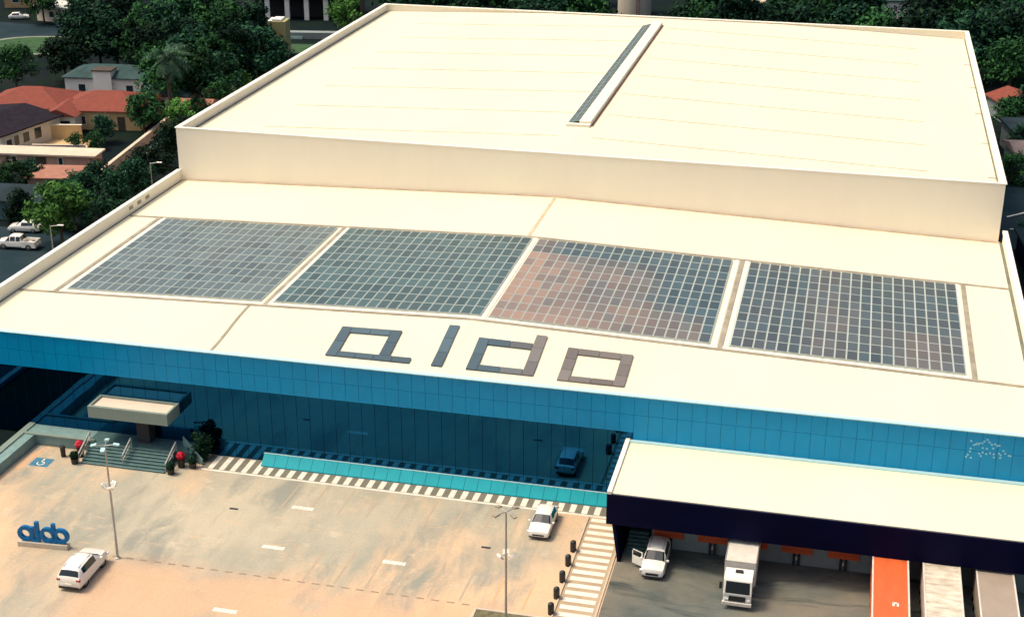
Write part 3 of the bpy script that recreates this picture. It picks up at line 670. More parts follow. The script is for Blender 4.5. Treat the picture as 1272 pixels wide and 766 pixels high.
# local x forward: front at +3.6, rear at -3.5
b = MB(); prof = [(3.55,.55),(3.62,1.30),(3.36,2.35),(3.10,2.62),(2.05,2.66),(2.02,.55)]
vs = [(x,-1.06,z) for x,z in prof]+[(x,1.06,z) for x,z in prof]; n = len(prof)
b.add(vs, [tuple(range(n)), tuple(range(2*n-1,n-1,-1))]+[(i,n+i,n+(i+1)%n,(i+1)%n) for i in range(n)])
b.build('cab', M['carpaint'], T, bevel=0.06)
b = MB(); b.add([(3.615,-.92,1.38),(3.615,.92,1.38),(3.385,.88,2.27),(3.385,-.88,2.27)], [(0,1,2,3)]); b.add([(3.55,-.92,1.38),(3.55,.92,1.38),(3.33,.88,2.27),(3.33,-.88,2.27)], [(3,2,1,0)]); b.build('windscreen', M['carglass'], T)
for s in (1,-1):
    b = MB(); b.box(2.35,s*1.07-.012,1.42,3.25,s*1.07+.012,2.2); b.build('side_window', M['carglass'], T)
    b = MB(); b.box(3.56,s*.80-.17,.72,3.66,s*.80+.17,.92); b.build('headlight', M['lamp'], T, bevel=.03)
    b = MB(); b.box(3.30,s*1.28-.10,1.55,3.42,s*1.28+.10,2.10); b.tube((3.3,s*1.05,2.05),(3.36,s*1.28,2.0),.02,.02,6); b.build('side_mirror', M['trim'], T)
b = MB(); b.box(3.57,-.62,.74,3.655,.62,1.16)
b.build('grille', M['trim'], T)
b = MB(); b.box(3.5,-1.10,.36,3.74,1.10,.66); b.build('bumper', M['boxgrey'], T, bevel=.05)
b = MB(); b.box(2.4,-.28,2.66,2.75,.28,2.74); b.build('roof_hatch', M['trim'], T)
b = MB(); b.box(-3.5,-1.18,.95,1.85,1.18,3.05); cb = b.build('cargo_box', M['boxgrey'], T, bevel=.03)
b = MB()
for s in (1,-1): b.box(-3.52,s*1.16-.035,3.02,1.87,s*1.16+.035,3.09); b.box(-3.52,s*1.19-.02,.93,1.87,s*1.19+.02,1.03)
b.box(1.83,-1.2,3.02,1.89,1.2,3.09); b.box(-3.53,-1.2,3.02,-3.47,1.2,3.09); b.build('edge_rail', M['steel'], cb)
b = MB(); b.box(-3.4,-.42,.62,2.1,.42,.95); b.build('chassis', M['trim'], T)
for x,q in ((2.75,0),(-1.9,.0)):
    for s in (1,-1): wheel(T, x, s*1.10, .45, .30 if x > 0 else .55)
# three trailers backed up to the dock
def trailer(label, x, w_, h, ybeg, top, side, ribs, mark=False):
    t = empty('trailer', label, 'trailer', (x,0,0), 0, 'trailers at the loading dock')
    y1, y0 = -6.65, ybeg
    b = MB(); b.box(-w_/2,y0,1.05,w_/2,y1,h); bx = b.build('cargo_body', side, t, bevel=.03)
    b = MB(); b.box(-w_/2+.06,y0+.06,h,w_/2-.06,y1-.06,h+.025); b.build('roof_sheet', top, bx)
    b = MB()
    for s in (1,-1): b.box(s*(w_/2)-.06,y0,h-.04,s*(w_/2)+.06,y1,h+.06)
    b.box(-w_/2,y1-.05,h-.04,w_/2,y1+.03,h+.05); b.box(-w_/2,y0-.03,h-.04,w_/2,y0+.05,h+.05); b.build('roof_rail', M['boxgrey'], bx)
    if ribs:
        b = MB()
        y = y1-.5
        while y > y0+.3:
            b.tube((-w_/2+.08,y,h+.02),(w_/2-.08,y,h+.02),.045,.045,6); y -= .62
        b.build('roof_bow', top, bx)
    b = MB(); b.box(-.5,y0+1,.75,.5,y1-.3,1.05); b.build('chassis', M['trim'], t)
    for k in range(3):
        for s in (1,-1):
            b = MB(); yy = y1-1.6-k*1.3; b.tube((s*(w_/2-.05),yy,.5),(s*(w_/2-.4),yy,.5),.5,.5,18); wv = b.build('wheel', M['tyre'], t, smooth=40)
            b = MB(); b.tube((s*(w_/2-.03),yy,.5),(s*(w_/2-.1),yy,.5),.28,.28,12); b.build('rim', M['rim'], wv)
    for s in (1,-1):
        b = MB(); b.box(s*.75-.08,y0+2.8,0,s*.75+.08,y0+3.0,1.05); b.box(s*.75-.18,y0+2.7,0,s*.75+.18,y0+3.1,.04); b.build('landing_leg', M['steel'], t)
    if mark:
        b = MB(); b.box(.12,-15.75,h+.026,.27,-15.35,h+.034); b.box(.42,-15.75,h+.026,.57,-15.35,h+.034); b.box(.12,-15.42,h+.026,.57,-15.28,h+.034); b.build('roof_mark', M['white'], bx)
    b = MB()
    for s in (-1,1): b.box(s*(w_/4)-w_/4+.06,y1,1.1,s*(w_/4)+w_/4-.06,y1+.04,h-.1)
    b.build('rear_door', side, t)
trailer('trailer with a plain orange red roof at the loading dock', 37.45, 2.55, 3.36, -20.2, M['orange'], M['orange'], False, True)
trailer('trailer with a ribbed stained white roof between the orange and the grey one', 41.15, 2.6, 3.36, -20.2, M['dirty'], M['boxgrey'], True)
trailer('trailer with a smooth grey brown roof at the far right of the dock', 45.0, 2.6, 3.2, -20.2, M['taupe'], M['taupe'], False)

# ---------------------------------------------------------------- lot furniture
def lamp_post(label, loc, rz, head):
    o = empty('lamp_post', label, 'lamp post', loc, rz, 'lamp posts in the car park')
    b = MB(); b.lathe([(.22,0),(.22,.06),(.10,.10),(.10,.3),(.085,5),(.06,10.05),(.0,10.06)], n=10); b.build('pole', M['steel'], o, smooth=40)
    for k in range(4):
        a = math.tau*k/4+.3; dx,dy = math.cos(a),math.sin(a)
        b = MB(); b.tube((0,0,10.0),(dx*.75,dy*.75,10.1),.035,.035,6); ar = b.build('arm', M['steel'], o)
        T_ = Matrix.Translation((dx*.85,dy*.85,10.08)) @ Matrix.Rotation(a,4,'Z') @ Matrix.Rotation(R(12),4,'Y')
        b = MB(); b.box(-.22,-.16,-.06,.24,.16,.05,0,T_); b.build('floodlight', head, ar)
    b = MB(); b.tube((0,0,6.5),(0,0,6.6),.12,.12,10); b.build('collar', M['steel'], o)
    for k in range(3):
        a = math.tau*k/3+1.2; dx,dy = math.cos(a),math.sin(a)
        b = MB(); b.tube((0,0,6.55),(dx*.4,dy*.4,6.55),.03,.03,6); ar = b.build('arm', M['steel'], o)
        T_ = Matrix.Translation((dx*.45,dy*.45,6.5)) @ Matrix.Rotation(a,4,'Z') @ Matrix.Rotation(R(40),4,'Y')
        b = MB(); b.box(-.08,-.24,-.20,.08,.24,.20,0,T_); b.build('floodlight', M['white'], ar)
    return o
lamp_post('tall lamp post with pale floodlights between the white car and the entrance stairs', (-21.95,-17.95,0.004), 0, M['edge'])
lamp_post('tall lamp post with dark top floodlights rising from the planting bed', (10.42,-20.7,0.12), 0.6, M['tray'])
def street_lamp(label, loc, rz, h):
    o = empty('street_lamp', label, 'street lamp', loc, rz, 'street lamps behind the left parapet')
    b = MB(); b.lathe([(.14,0),(.14,.4),(.10,.5),(.07,h),(0,h+.02)], n=8); b.build('pole', M['steel'], o, smooth=40)
    b = MB(); b.tube((0,0,h-.1),(1.1,0,h+.1),.04,.04,6); b.build('arm', M['steel'], o)
    b = MB(); b.box(.95,-.16,h+.04,1.65,.16,h+.16); b.build('lamp_head', M['white'], o, bevel=.03)
street_lamp('street lamp with one arm rising behind the left parapet near the pickup', (-59.0,38.2,0), 0.1, 6.0)
street_lamp('street lamp in front of dark trees where parapet meets the upper block', (-59.2,64.6,0), 0.1, 6.0)
bl = None
for k,y in enumerate((-8.35,-10.5,-12.9,-15.2,-17.35)):
    if bl is None:
        bl = empty('bollard','x','bollard',(0,0,0)); b = MB(); b.lathe([(.19,0),(.19,.06),(.24,.12),(.25,.75),(.22,.90),(.12,.98),(0,1.0)], n=14); b.build('post', M['pot'], bl, smooth=40)
        b = MB(); b.lathe([(.235,.0),(.235,.05),(.2,.06)], n=14); b.build('base', M['trim'], bl); o = bl
    else: o = copy_tree(bl)
    o.location = (13.02+0.02*k, y-.15, 0)
    tag(o, ['black bollard nearest the saloon car, first of the row by the walkway','black bollard second from the saloon car in the row by the walkway','black bollard in the middle of the row by the walkway','black bollard second from the planting bed in the row by the walkway','black bollard nearest the planting bed, last of the row by the walkway'][k],'bollard','bollards beside the striped walkway')
# free-standing letter sign
SG = empty('letter_sign', 'free standing sign of round blue letters on a low pale plinth in the car park', 'sign', (-28.5,-17.75,0.0), R(4))
b = MB(); b.box(-2.15,-.3,0,2.1,.3,.42); b.build('plinth', M['plinth'], SG, bevel=.02)
def ring(b, cx, cz, ro, ri, y0=-.14, y1=.14, n=22):
    vs = []
    for k in range(n):
        t = math.tau*k/n
        for r_,y in ((ro,y0),(ro,y1),(ri,y0),(ri,y1)): vs.append((cx+r_*math.cos(t),y,cz+r_*math.sin(t)))
    fs = []
    for k in range(n):
        a,c = 4*k,4*((k+1)%n); fs += [(a,c,c+2,a+2),(a+1,a+3,c+3,c+1),(a,a+1,c+1,c),(a+2,c+2,c+3,a+3)]
    b.add(vs,fs)
zc = .42+.70
for kind,cx in (('a',-1.45),('l',-.42),('d',.42),('o',1.55)):
    b = MB()
    if kind in 'ado': ring(b,cx,zc,.68,.36)
    if kind == 'a': b.box(cx+.42,-.135,.42,cx+.70,.135,zc+.62); b.box(cx+.42,-.132,.42,cx+.92,.132,.70)
    if kind == 'l': b.box(cx-.17,-.14,.42,cx+.13,.14,2.25)
    if kind == 'd': b.box(cx+.40,-.135,.42,cx+.69,.135,2.2)
    b.build('sign_letter', M['signblue'], SG, smooth=35)
# entrance planters
def planter(label, x, y, z, red=True, h=.55):
    o = empty('plant_pot', label, 'plant pot', (x,y,z), 0, 'pots beside the entrance stairs')
    b = MB(); b.lathe([(.20,0),(.30,.05),(.34,h-.05),(.36,h),(.30,h),(.28,h-.06),(0,h-.06)], n=14); b.build('pot', M['pot'], o, smooth=40)
    g = random.Random(int(x*10)); b = MB()
    for k in range(170):
        d = Vector((g.gauss(0,1),g.gauss(0,1),g.gauss(0,1))).normalized(); c = Vector((0,0,h+.28))+d*(.40*g.uniform(.75,1))
        n1 = (d+Vector((g.uniform(-.6,.6),)*3)).orthogonal().normalized(); n2 = d.cross(n1); s_ = .09
        b.quad(c-n1*s_-n2*s_,c+n1*s_-n2*s_,c+n1*s_+n2*s_,c-n1*s_+n2*s_)
    b.build('blossom' if red else 'foliage', M['red'] if red else M['leafdark'], o)
planter('black pot with a ball of red flowers left of the entrance stairs', -33.25,-3.1,.0, True, .95)
planter('black pot with a ball of red flowers right of the entrance stairs', -23.55,-2.85,0, True, .85)
planter('black pot with dark leaves at the left foot of the stairs', -33.1,-4.45,0, False)
planter('black pot with dark leaves at the right foot of the stairs', -23.9,-4.25,0, False)
planter('black pot with dark leaves between the red flowers and the crossing', -22.5,-2.75,0, False)
o = empty('waste_bin','short black bin standing by the teal wall left of the stairs','bin',(-34.75,-3.5,0)); b = MB(); b.lathe([(.20,0),(.24,.9),(.26,.95)],n=12); b.build('bin_body', M['pot'], o, smooth=40); b = MB(); b.lathe([(.27,.95),(.2,1.06),(0,1.08)],n=12); b.build('lid', M['trim'], o, smooth=40)

# ---------------------------------------------------------------- vegetation
def leaves(b, g, centers, n, size, flat=.5):
    for c,r in centers:
        for _ in range(n):
            d = Vector((g.gauss(0,1),g.gauss(0,1),g.gauss(0,.8))).normalized(); q = Vector(c)+d*r*(g.random()**.45)
            nn = (Vector((g.uniform(-1,1),g.uniform(-1,1),g.uniform(0.1,1.2)))+d*.6).normalized()
            a = nn.orthogonal().normalized(); a = (Matrix.Rotation(g.uniform(0,6.28),3,nn) @ a); e = nn.cross(a)
            s_ = size*g.uniform(.6,1.3)
            b.add([q-a*s_, q-e*s_*.45, q+a*s_, q+e*s_*.45], [(0,1,2,3)])
def tree_meshes(seed, h, cr, leafm, nclump, nleaf, size, low=.35):
    g = random.Random(seed); t = MB(); t.tube((0,0,0),(g.uniform(-.2,.2),g.uniform(-.2,.2),h*.5),.035*h*.8,.018*h,8)
    cl = []
    for k in range(nclump):
        a = g.uniform(0,6.28); z = h*(low+(1-low)*g.random()**.8); f = math.sin(math.pi*min(1,max(.05,(z/h-low*.7)/(1.06-low*.7))))
        rr = cr*(.25+.75*f)*math.sqrt(g.random()); c = (rr*math.cos(a),rr*math.sin(a),z-.2); cl.append((c, cr*g.uniform(.22,.40)))
    for c,r_ in cl[:9]: t.tube((0,0,h*.42),c,.012*h,.004*h,5)
    lf = MB(); leaves(lf,g,cl,nleaf,size)
    return t.build('trunk', M['bark']), lf.build('crown', leafm)
def detach(o): COL.objects.unlink(o); return o
PROTO = {}
for key,args in {'dark0':(1,10,4.6,M['leafdark'],46,58,.42),'dark1':(2,11,4.0,M['leafdark'],42,58,.42),'dark2':(3,9,5.0,M['leafdark'],48,54,.42),
                 'mid0':(4,9,4.2,M['leafmid'],44,58,.40),'mid1':(5,10,4.8,M['leafmid'],48,58,.40),'light0':(6,7,3.4,M['leaflight'],38,60,.34),'bush':(7,3.4,2.0,M['leafmid'],30,50,.22,.1),'bushd':(8,3.4,2.0,M['leafdark'],30,55,.22,.1)}.items():
    PROTO[key] = [detach(o) for o in tree_meshes(*args)]
def tree(key, x, y, s, label, group, name='tree', sz=1.0):
    o = empty(name, label, 'bush' if 'bush' in key else 'tree', (x,y,0), random.uniform(0,6.28), group)
    o.scale = (s,s,s*sz)
    for q in PROTO[key]:
        c = q.copy(); COL.objects.link(c); c.parent = o
    return o
ORD = ['first','second','third','fourth','fifth','sixth','seventh','eighth','ninth','tenth','eleventh','twelfth','thirteenth','fourteenth','fifteenth','sixteenth','seventeenth','eighteenth','nineteenth','twentieth']
wood = [('back row of the dark wood, top left',[(-117.3,153.2),(-112.8,153.9),(-108.5,152.9),(-101.6,151.4),(-100.0,156.6),(-96.2,157.0),(-93.5,159.1),(-86.8,154.0)]),
        ('third row of the dark wood behind the white house',[(-104.3,135.3),(-99.9,133.2),(-94.6,132.9),(-92.9,138.9),(-87.7,135.9),(-85.6,140.0),(-82.0,141.6),(-76.5,137.6)]),
        ('second row of the dark wood behind the palm',[(-89.4,126.2),(-86.6,123.6),(-82.4,124.9),(-80.7,128.1),(-77.0,125.9),(-74.6,128.3),(-71.7,131.0)]),
        ('front row of the dark wood between palm and parapet',[(-79.8,112.7),(-76.5,115.6),(-73.0,117.5)])]
for nm,pts in wood:
    for i,(x,y) in enumerate(sorted(pts)):
        tree(('dark0','dark1','dark2','mid1','mid0')[random.choice((0,1,2,0,1,3,4,3))],x,y,random.uniform(.9,1.2),'%s tree from left in the %s'%(ORD[i],nm),'trees of the dark wood','tree')
hl = ['light green leafy tree standing behind the left parapet near the street lamp','dark tree close behind the parapet beside the light green tree','dark tree beyond the light green tree along the left parapet','fourth dark tree along the left parapet, beside the pink lane wall','fifth dark tree along the left parapet, beside the pink lane wall','sixth dark tree along the left parapet, before the corner of the upper block','dark tree at the corner where lane wall and upper block meet']
for (x,y),l_,k in zip([(-63.5,47.8),(-59.6,49.6),(-62.2,56.8),(-63.8,64.9),(-65.4,73.3),(-66.2,80.7),(-66.2,87.1)],hl,('light0','dark2','dark1','dark0','dark2','dark1','dark0')):
    tree(k,x+(1.8 if k != 'light0' else 0),y,(.6 if k != 'light0' else 1.08),l_,'trees along the left parapet')
for k,x,y,s,l_ in (('dark1',-66.8,53.5,.55,'dark tree behind the light green tree by the parked white car'),('dark2',-67.5,60.5,.55,'dark tree right of the orange tiled terrace roof'),('dark0',-68.0,66.0,.5,'dark tree at the near end of the pink lane wall'),('mid1',-64.5,53.0,.6,'mid green tree right behind the light green tree'),
        ('mid0',-76.2,96.3,.75,'round green tree right of the red roofed house'),('light0',-71.5,98.9,.75,'light green tree touching the parapet below the palm'),('mid0',-70.3,103.8,.5,'small green tree behind the parapet above the palm foot'),
        ('light0',-70.6,120.2,.75,'round light green tree peeping over the parapet by the cream shed'),('mid0',-70.8,113.0,.6,'dark round tree in front of the cream shed'),('dark0',-80.4,91.0,.42,'small dark tree in the yellow walled yard'),
        ('mid1',-110.0,115.8,.8,'bluish green tree left of the red roofed house'),('dark2',-106.7,126.6,.85,'dark tree between the grass oval and the red roofed house'),('dark1',-107.5,133.8,.85,'dark tree at the right end of the grass oval'),
        ('mid1',-137.0,172.0,.8,'tree beside the far upper road next to the white roofed building'),('dark1',-127.0,172.8,.95,'tall dark tree right of the far white roofed building'),('light0',-70.8,175.5,1.1,'bright green tree right of the far porch, above the parapet corner'),
        ('dark0',-71.3,141.0,.55,'small dark tree at the foot of the olive tower'),('dark1',-78.6,147.0,1.0,'tall dark tree left of the olive tower'),('dark2',-72.0,133.5,.55,'low dark tree in front of the olive tower, by the parapet')):
    tree(k,x,y,s,l_,'neighbourhood trees')
for k,x,y,s,l_ in (('bush',-82.3,86.2,.8,'green shrub at the left of the yellow paved yard'),('bush',-79.9,87.4,.8,'green shrub at the right of the yellow paved yard'),('bush',-81.2,65.7,1.3,'blue green bush at the far left below the pink slab'),('bushd',-80.6,69.8,1.0,'dark bush left of the orange tiled terrace'),('bushd',-73.2,54.5,1.2,'dark bush behind the small grey garage'),('bushd',-68.6,61.0,1.2,'dark bush between garage and orange tiled terrace')):
    tree(k,x,y,s,l_,'neighbourhood bushes','bush')
tree('bushd',-22.6,-0.95,.62,'round black green bush against the glass right of the entrance','entrance bushes','bush',1.15)
i = 0
for row,(Y,xs) in enumerate([(165,[-55,-49,-43,-37,-31,-25,-19,-2,4,10.5,17,23,29,35,42,48,54,60]),(190,[-62,-55,-48,-41,-34,-27,2,17,24,31,44,51,58,66]),(222,[-60,-50,-40,-30,-4,8,20,30,48,58,68])]):
    for k,x in enumerate(xs):
        nm = ['nearest row','middle row','farthest row'][row]
        tree(random.choice(('dark0','dark1','dark2','mid0','mid1')),x+random.uniform(-1.5,1.5),Y+random.uniform(-5,5),random.uniform(1.1,1.4),'%s tree from left, %s behind rear parapet'%(ORD[k],nm),'trees behind the rear parapet')
for k,x,y,s,l_ in (('mid1',57.6,150,1.05,'large bluish green tree right of the upper block above the red roof'),('dark1',56.0,172,1.1,'dark tree behind the right end of the rear parapet'),('dark0',63,165,1.1,'dark tree at the far right edge beyond the large green tree'),('dark2',60,135,.8,'dark tree between the red roof and the grey flat roof'),('dark1',58,190,1.1,'dark tree at the top right corner'),('dark0',52.5,184,.9,'dark tree just beyond the right rear corner'),('mid0',56.0,131,.6,'low green tree beside the parapet in front of the red roof'),('dark1',56.5,116,.45,'small dark tree between grey and brown workshop roofs'),('bush',54.5,103,1.3,'green bush at the corner of the brown roofed workshop'),('bushd',56,78,1.6,'dark bush by the near kerb of the side road'),('dark2',63,78,.5,'small dark tree above the dark blue store')):
    tree(k,x,y,s,l_,'trees right of the warehouse')
# palm
PM = empty('palm_tree', 'tall palm with drooping fronds beyond the red roofed house', 'palm', (-75.0,103.6,0)); PM.scale = (1.35,1.35,1.12)
b = MB(); b.lathe([(.34,0),(.26,1),(.22,9.3),(.28,9.6),(.1,10)], n=9); b.build('trunk', M['bark'], PM, smooth=40)
g = random.Random(5); b = MB()
for k in range(34):
    az = g.uniform(0,6.28); el = g.uniform(-.9,1.1); L = g.uniform(2.8,3.8); pos = Vector((0,0,9.8)); d = Vector((math.cos(az)*math.cos(el),math.sin(az)*math.cos(el),math.sin(el)))
    for i in range(9):
        nx_ = pos+d*L/9; sd_ = d.cross(Vector((0,0,1))).normalized(); wl = .75*math.sin(math.pi*(i+.8)/10)
        for s in (1,-1):
            for q in (0,.5):
                a_ = pos.lerp(nx_,q); tip = a_+sd_*s*wl+d*.25-Vector((0,0,.35)); b.add([a_,a_+d*.16,tip], [(0,1,2)])
        b.add([pos-sd_*.03,pos+sd_*.03,nx_+sd_*.02,nx_-sd_*.02], [(0,1,2,3)])
        pos = nx_; d = (d+Vector((0,0,-.16))).normalized()
b.build('fronds', M['leafpalm'], PM)
b = MB()
for k in range(60):
    a_ = g.uniform(0,6.28); r_ = g.uniform(.25,1.1); z = g.uniform(6.2,9.6); b.add([(r_*.4*math.cos(a_),r_*.4*math.sin(a_),9.6),(r_*math.cos(a_),r_*math.sin(a_),z),(r_*math.cos(a_+.25),r_*math.sin(a_+.25),z+.3)], [(0,1,2)])
b.build('dry_fronds', M['leafdark'], PM)

# ---------------------------------------------------------------- neighbourhood
def house(name, label, cx, cy, w_, d_, h, rh, rot, wallm, roofm, kind='gable_y', wins=(), doors=(), over=.45, cat='house', group=None):
    o = empty(name, label, cat, (cx,cy,0), R(rot), group)
    b = MB(); b.box(-w_/2,-d_/2,0,w_/2,d_/2,h); wl = b.build('wall', wallm, o)
    X,Y = w_/2+over,d_/2+over; b = MB(); z0 = h-.02; z1 = h+rh
    if kind == 'flat':
        b.box(-X,-Y,h,X,Y,h+rh)
    else:
        if kind == 'gable_y': A,B = (0,-Y,z1),(0,Y,z1)
        elif kind == 'gable_x': A,B = (-X,0,z1),(X,0,z1)
        elif w_ > d_: A,B = (-(X-Y*.9),0,z1),(X-Y*.9,0,z1)
        else: A,B = (0,-(Y-X*.9),z1),(0,Y-X*.9,z1)
        th = Vector((0,0,.18)); c = [Vector(p_) for p_ in ((-X,-Y,z0),(X,-Y,z0),(X,Y,z0),(-X,Y,z0))]; A,B = Vector(A),Vector(B)
        along_x = abs(A.x-B.x) > abs(A.y-B.y) or kind == 'gable_x'
        if along_x: fs = [(c[0],c[1],B,A),(c[2],c[3],A,B),(c[1],c[2],B),(c[3],c[0],A)]
        else: fs = [(c[1],c[2],B,A),(c[3],c[0],A,B),(c[0],c[1],A),(c[2],c[3],B)]
        for f in fs: b.add([v+th for v in f], [tuple(range(len(f)))])
        b.add([v for v in c], [(3,2,1,0)])
        for i in range(4): b.add([c[i],c[(i+1)%4],c[(i+1)%4]+th,c[i]+th], [(0,1,2,3)])
    b.build('roof', roofm, o)
    for side,t,z,ww,hh in wins:
        b,f = MB(),MB()
        if side == 'E': f.box(w_/2,t-ww/2-.1,z-.1,w_/2+.05,t+ww/2+.1,z+hh+.1); b.box(w_/2+.05,t-ww/2,z,w_/2+.06,t+ww/2,z+hh)
        else: f.box(t-ww/2-.1,-d_/2-.05,z-.1,t+ww/2+.1,-d_/2,z+hh+.1); b.box(t-ww/2,-d_/2-.06,z,t+ww/2,-d_/2-.05,z+hh)
        q = f.build('window', M['white'], o); b.build('pane', M['window'], q)
    for side,t,ww,hh in doors:
        b = MB()
        if side == 'E': b.box(w_/2,t-ww/2,0,w_/2+.06,t+ww/2,hh)
        else: b.box(t-ww/2,-d_/2-.06,0,t+ww/2,-d_/2,hh)
        b.build('door', M['bark'], o)
    return o
house('bungalow','cream bungalow with a dark tiled roof and a row of windows, far left',-97.2,88.4,14,13,3.1,1.1,-11,M['creamwall'],M['darktile'],'gable_y',[('E',-3.4,1.0,1.0,1.5),('E',-1.3,1.0,1.3,1.5),('E',1.3,.9,1.5,1.7)],[('E',-5.0,1.0,2.2)])
h = house('villa','large villa with red hipped roofs and a yellowish front',-85.6,103.0,13.5,10.5,3.0,2.0,9,M['ochre'],M['redtile'],'hip',[('S',-3,.9,1.6,1.3),('S',0.4,.9,2.2,1.4),('E',0,1,1.6,1.3)],[('S',3.6,1.2,2.2)])
b = MB(); b.box(-19.5,-4.0,0,-7,6.5,3.1); b.build('wing_wall', M['creamwall'], h)
b = MB(); c = [(-20,-4.6,3.1),(-6.2,-4.6,3.1),(-6.2,7,3.1),(-20,7,3.1)]; A,B_ = (-14.5,1.2,5.3),(-11.5,1.2,5.3)
b.add(c+[A,B_], [(0,1,5,4),(2,3,4,5),(1,2,5),(3,0,4)]); b.build('wing_roof', M['redtile'], h)
b = MB(); c = [(-8.5,-8.6,2.9),(-2.5,-8.6,2.9),(-2.5,-3,2.9),(-8.5,-3,2.9)]; A,B_ = (-5.5,-8.7,4.1),(-5.5,-1.5,4.3)
b.add(c+[A,B_], [(1,2,5,4),(3,0,4,5),(0,1,4)]); b.build('porch_roof', M['redtile'], h); b = MB(); b.box(-8.2,-8.3,0,-2.8,-4,2.85); b.build('porch', M['creamwall'], h); b = MB(); b.box(-7.4,-8.36,0,-3.6,-8.3,2.2); b.build('porch_opening', M['window'], h)
h = house('white_house','white walled house with grey green roof and a stair tower behind the red roofs',-94.6,121.5,14,8.5,3.3,1.4,7,M['white'],M['greyroof'],'hip',[('S',-4,1,1.2,1.2),('S',4.5,1,1.2,1.2)])
b = MB(); b.box(-1.6,-4.9,0,1.6,-2.2,4.7); b.build('stair_tower', M['white'], h); b = MB(); b.box(-1.8,-5.1,4.7,1.8,-2.0,4.9); b.build('tower_cap', M['bark'], h)
house('house','low house with pale grey green roof beside the palm',-80.5,113.6,9,7,2.8,1.2,7,M['creamwall'],M['greyroof'],'hip',[('S',0,1,1.4,1.1)])
house('shed','small cream flat roofed shed touching the parapet near the light tree',-72.5,116.3,5,4,3.4,.2,7,M['creamwall'],M['pinkpale'],'flat',[('S',0,1,.8,1.1)],cat='shed')
house('shed','small shed with orange tiled roof half hidden behind the parapet',-72.6,108.3,5,5,2.2,.9,7,M['pink'],M['orangetile'],'gable_x',[('E',0,.9,.8,.9)],cat='shed')
sheet('patio',[(-89.5,84.4),(-81.2,86.2),(-83.4,93),(-90.6,91.2)],0.0,M['ochre'])
o = empty('garden_wall','yellow ochre garden wall closing the paved yard','wall',(-87.6,91.8,0),R(12)); b = MB(); b.box(-2.8,-.15,0,2.8,.15,2.2); b.build('wall_body', M['ochre'], o); b = MB(); b.box(-2.9,-.22,2.2,2.9,.22,2.3); b.build('coping', M['creamwall'], o)
o = empty('garden_wall','low cream garden wall at the near edge of the paved yard','wall',(-84.5,84.6,0),R(12)); b = MB(); b.box(-4.0,-.15,0,4.0,.15,1.2); b.build('wall_body', M['creamwall'], o); b = MB(); b.box(-4.1,-.22,1.2,4.1,.22,1.28); b.build('coping', M['pinkpale'], o)
house('garage_row','long low building with a pale pink flat roof, left of the lane wall',-84.5,77.0,20,3.2,2.3,.25,7,M['pink'],M['pinkpale'],'flat',[('S',5,1,.6,1.0),('S',-2,1,.6,1.0)],[('S',2,1.6,2.0)],cat='building')
house('pavilion','low pavilion with an orange tiled terrace roof below the pink slab',-76.8,70.2,6.2,5.5,1.7,.55,10,M['pink'],M['orangetile'],'hip',[('S',0,.7,.6,.8)],cat='building')
o = empty('lane_wall','long pink lane wall running beside the trees towards the palm','wall',(-73.3,88,0),R(7)); b = MB(); b.box(-.18,-15.5,0,.18,15.5,1.5); b.build('wall_body', M['pink'], o); b = MB(); b.box(-.28,-15.5,1.5,.28,15.5,1.6); b.build('coping', M['pinkpale'], o)
sheet('pavement',[(-70.2,71.5),(-68.9,71.6),(-73.4,104),(-74.6,104)],0.0,M['tealpale'])
house('garage','small garage with dark grey green roof and pale eaves near the pickup',-75.0,57.5,8.5,6,2.6,1.3,5,M['teal'],M['bluegreyroof'],'gable_x',[('S',-2,1,.8,1)],[('S',1.4,2.4,2.1)],cat='garage')
# far left park and buildings
b = MB(); pts = [(-126.0+10*math.cos(math.tau*k/28)*1.15,153+7.5*math.sin(math.tau*k/28)) for k in range(28)]
sheet('lawn',pts,0.0,M['lawn'])
b = MB(); n = 28
for k in range(n):
    a0,a1 = math.tau*k/n,math.tau*(k+1)/n
    b.add([(-126+11.5*math.cos(a0),153+7.5*math.sin(a0),.004),(-126+12.7*math.cos(a0),153+8.4*math.sin(a0),.004),(-126+12.7*math.cos(a1),153+8.4*math.sin(a1),.004),(-126+11.5*math.cos(a1),153+7.5*math.sin(a1),.004)], [(0,1,2,3)])
tag(b.build('path', mat('path_gravel', (0.20,0.22,0.17), .9, var=.2, scale=1)), kind='structure')
house('house','tan walled house at the top left corner',-150.5,191,11,7,4.2,.6,15,mat('tan_wall',(0.42,0.27,0.13),.85,var=.1,scale=.5),M['greyroof'],'hip',[('S',-3,1.2,1.4,1.4),('S',2.5,1.2,1.4,1.4)])
house('house','house with broad white roof edge beyond the upper road, top left',-134,177,12,6,3.0,.35,-10,M['creamwall'],mat('pale_roof',(0.55,0.56,0.50),.8,var=.2,scale=.5),'flat',[('S',-2,1,1.2,1.2),('S',3,1,1.2,1.2)])
def small_car(label,x,y,rz,paint):
    p = empty('parked_car',label,'car',(x,y,0),rz,'distant parked cars')
    st = [(2.1,.34,.56,.62,.60,.5),(1.80,.24,.84,.85,.87,.68),(1.0,.24,.95,.87,.99,.72),(.2,.24,.97,.87,1.46,.60),(-1.3,.24,.99,.87,1.44,.58),(-1.85,.25,1.0,.85,1.03,.70),(-2.1,.3,.8,.78,.84,.62)]
    loft(p,st,[3],[2],[4],paint)
    for x_ in (1.3,-1.3):
        for s in (1,-1): wheel(p,x_,s*.87,.31)
small_car('small white car on the upper road at the far left',-145,175.5,R(20),M['carpaint'])
small_car('dark blue car under the trees by the white roofed house',-131,170.5,R(10),M['signblue'])
small_car('white car half hidden by bushes behind the pickup',-70.5,51.0,R(190),M['carpaint'])
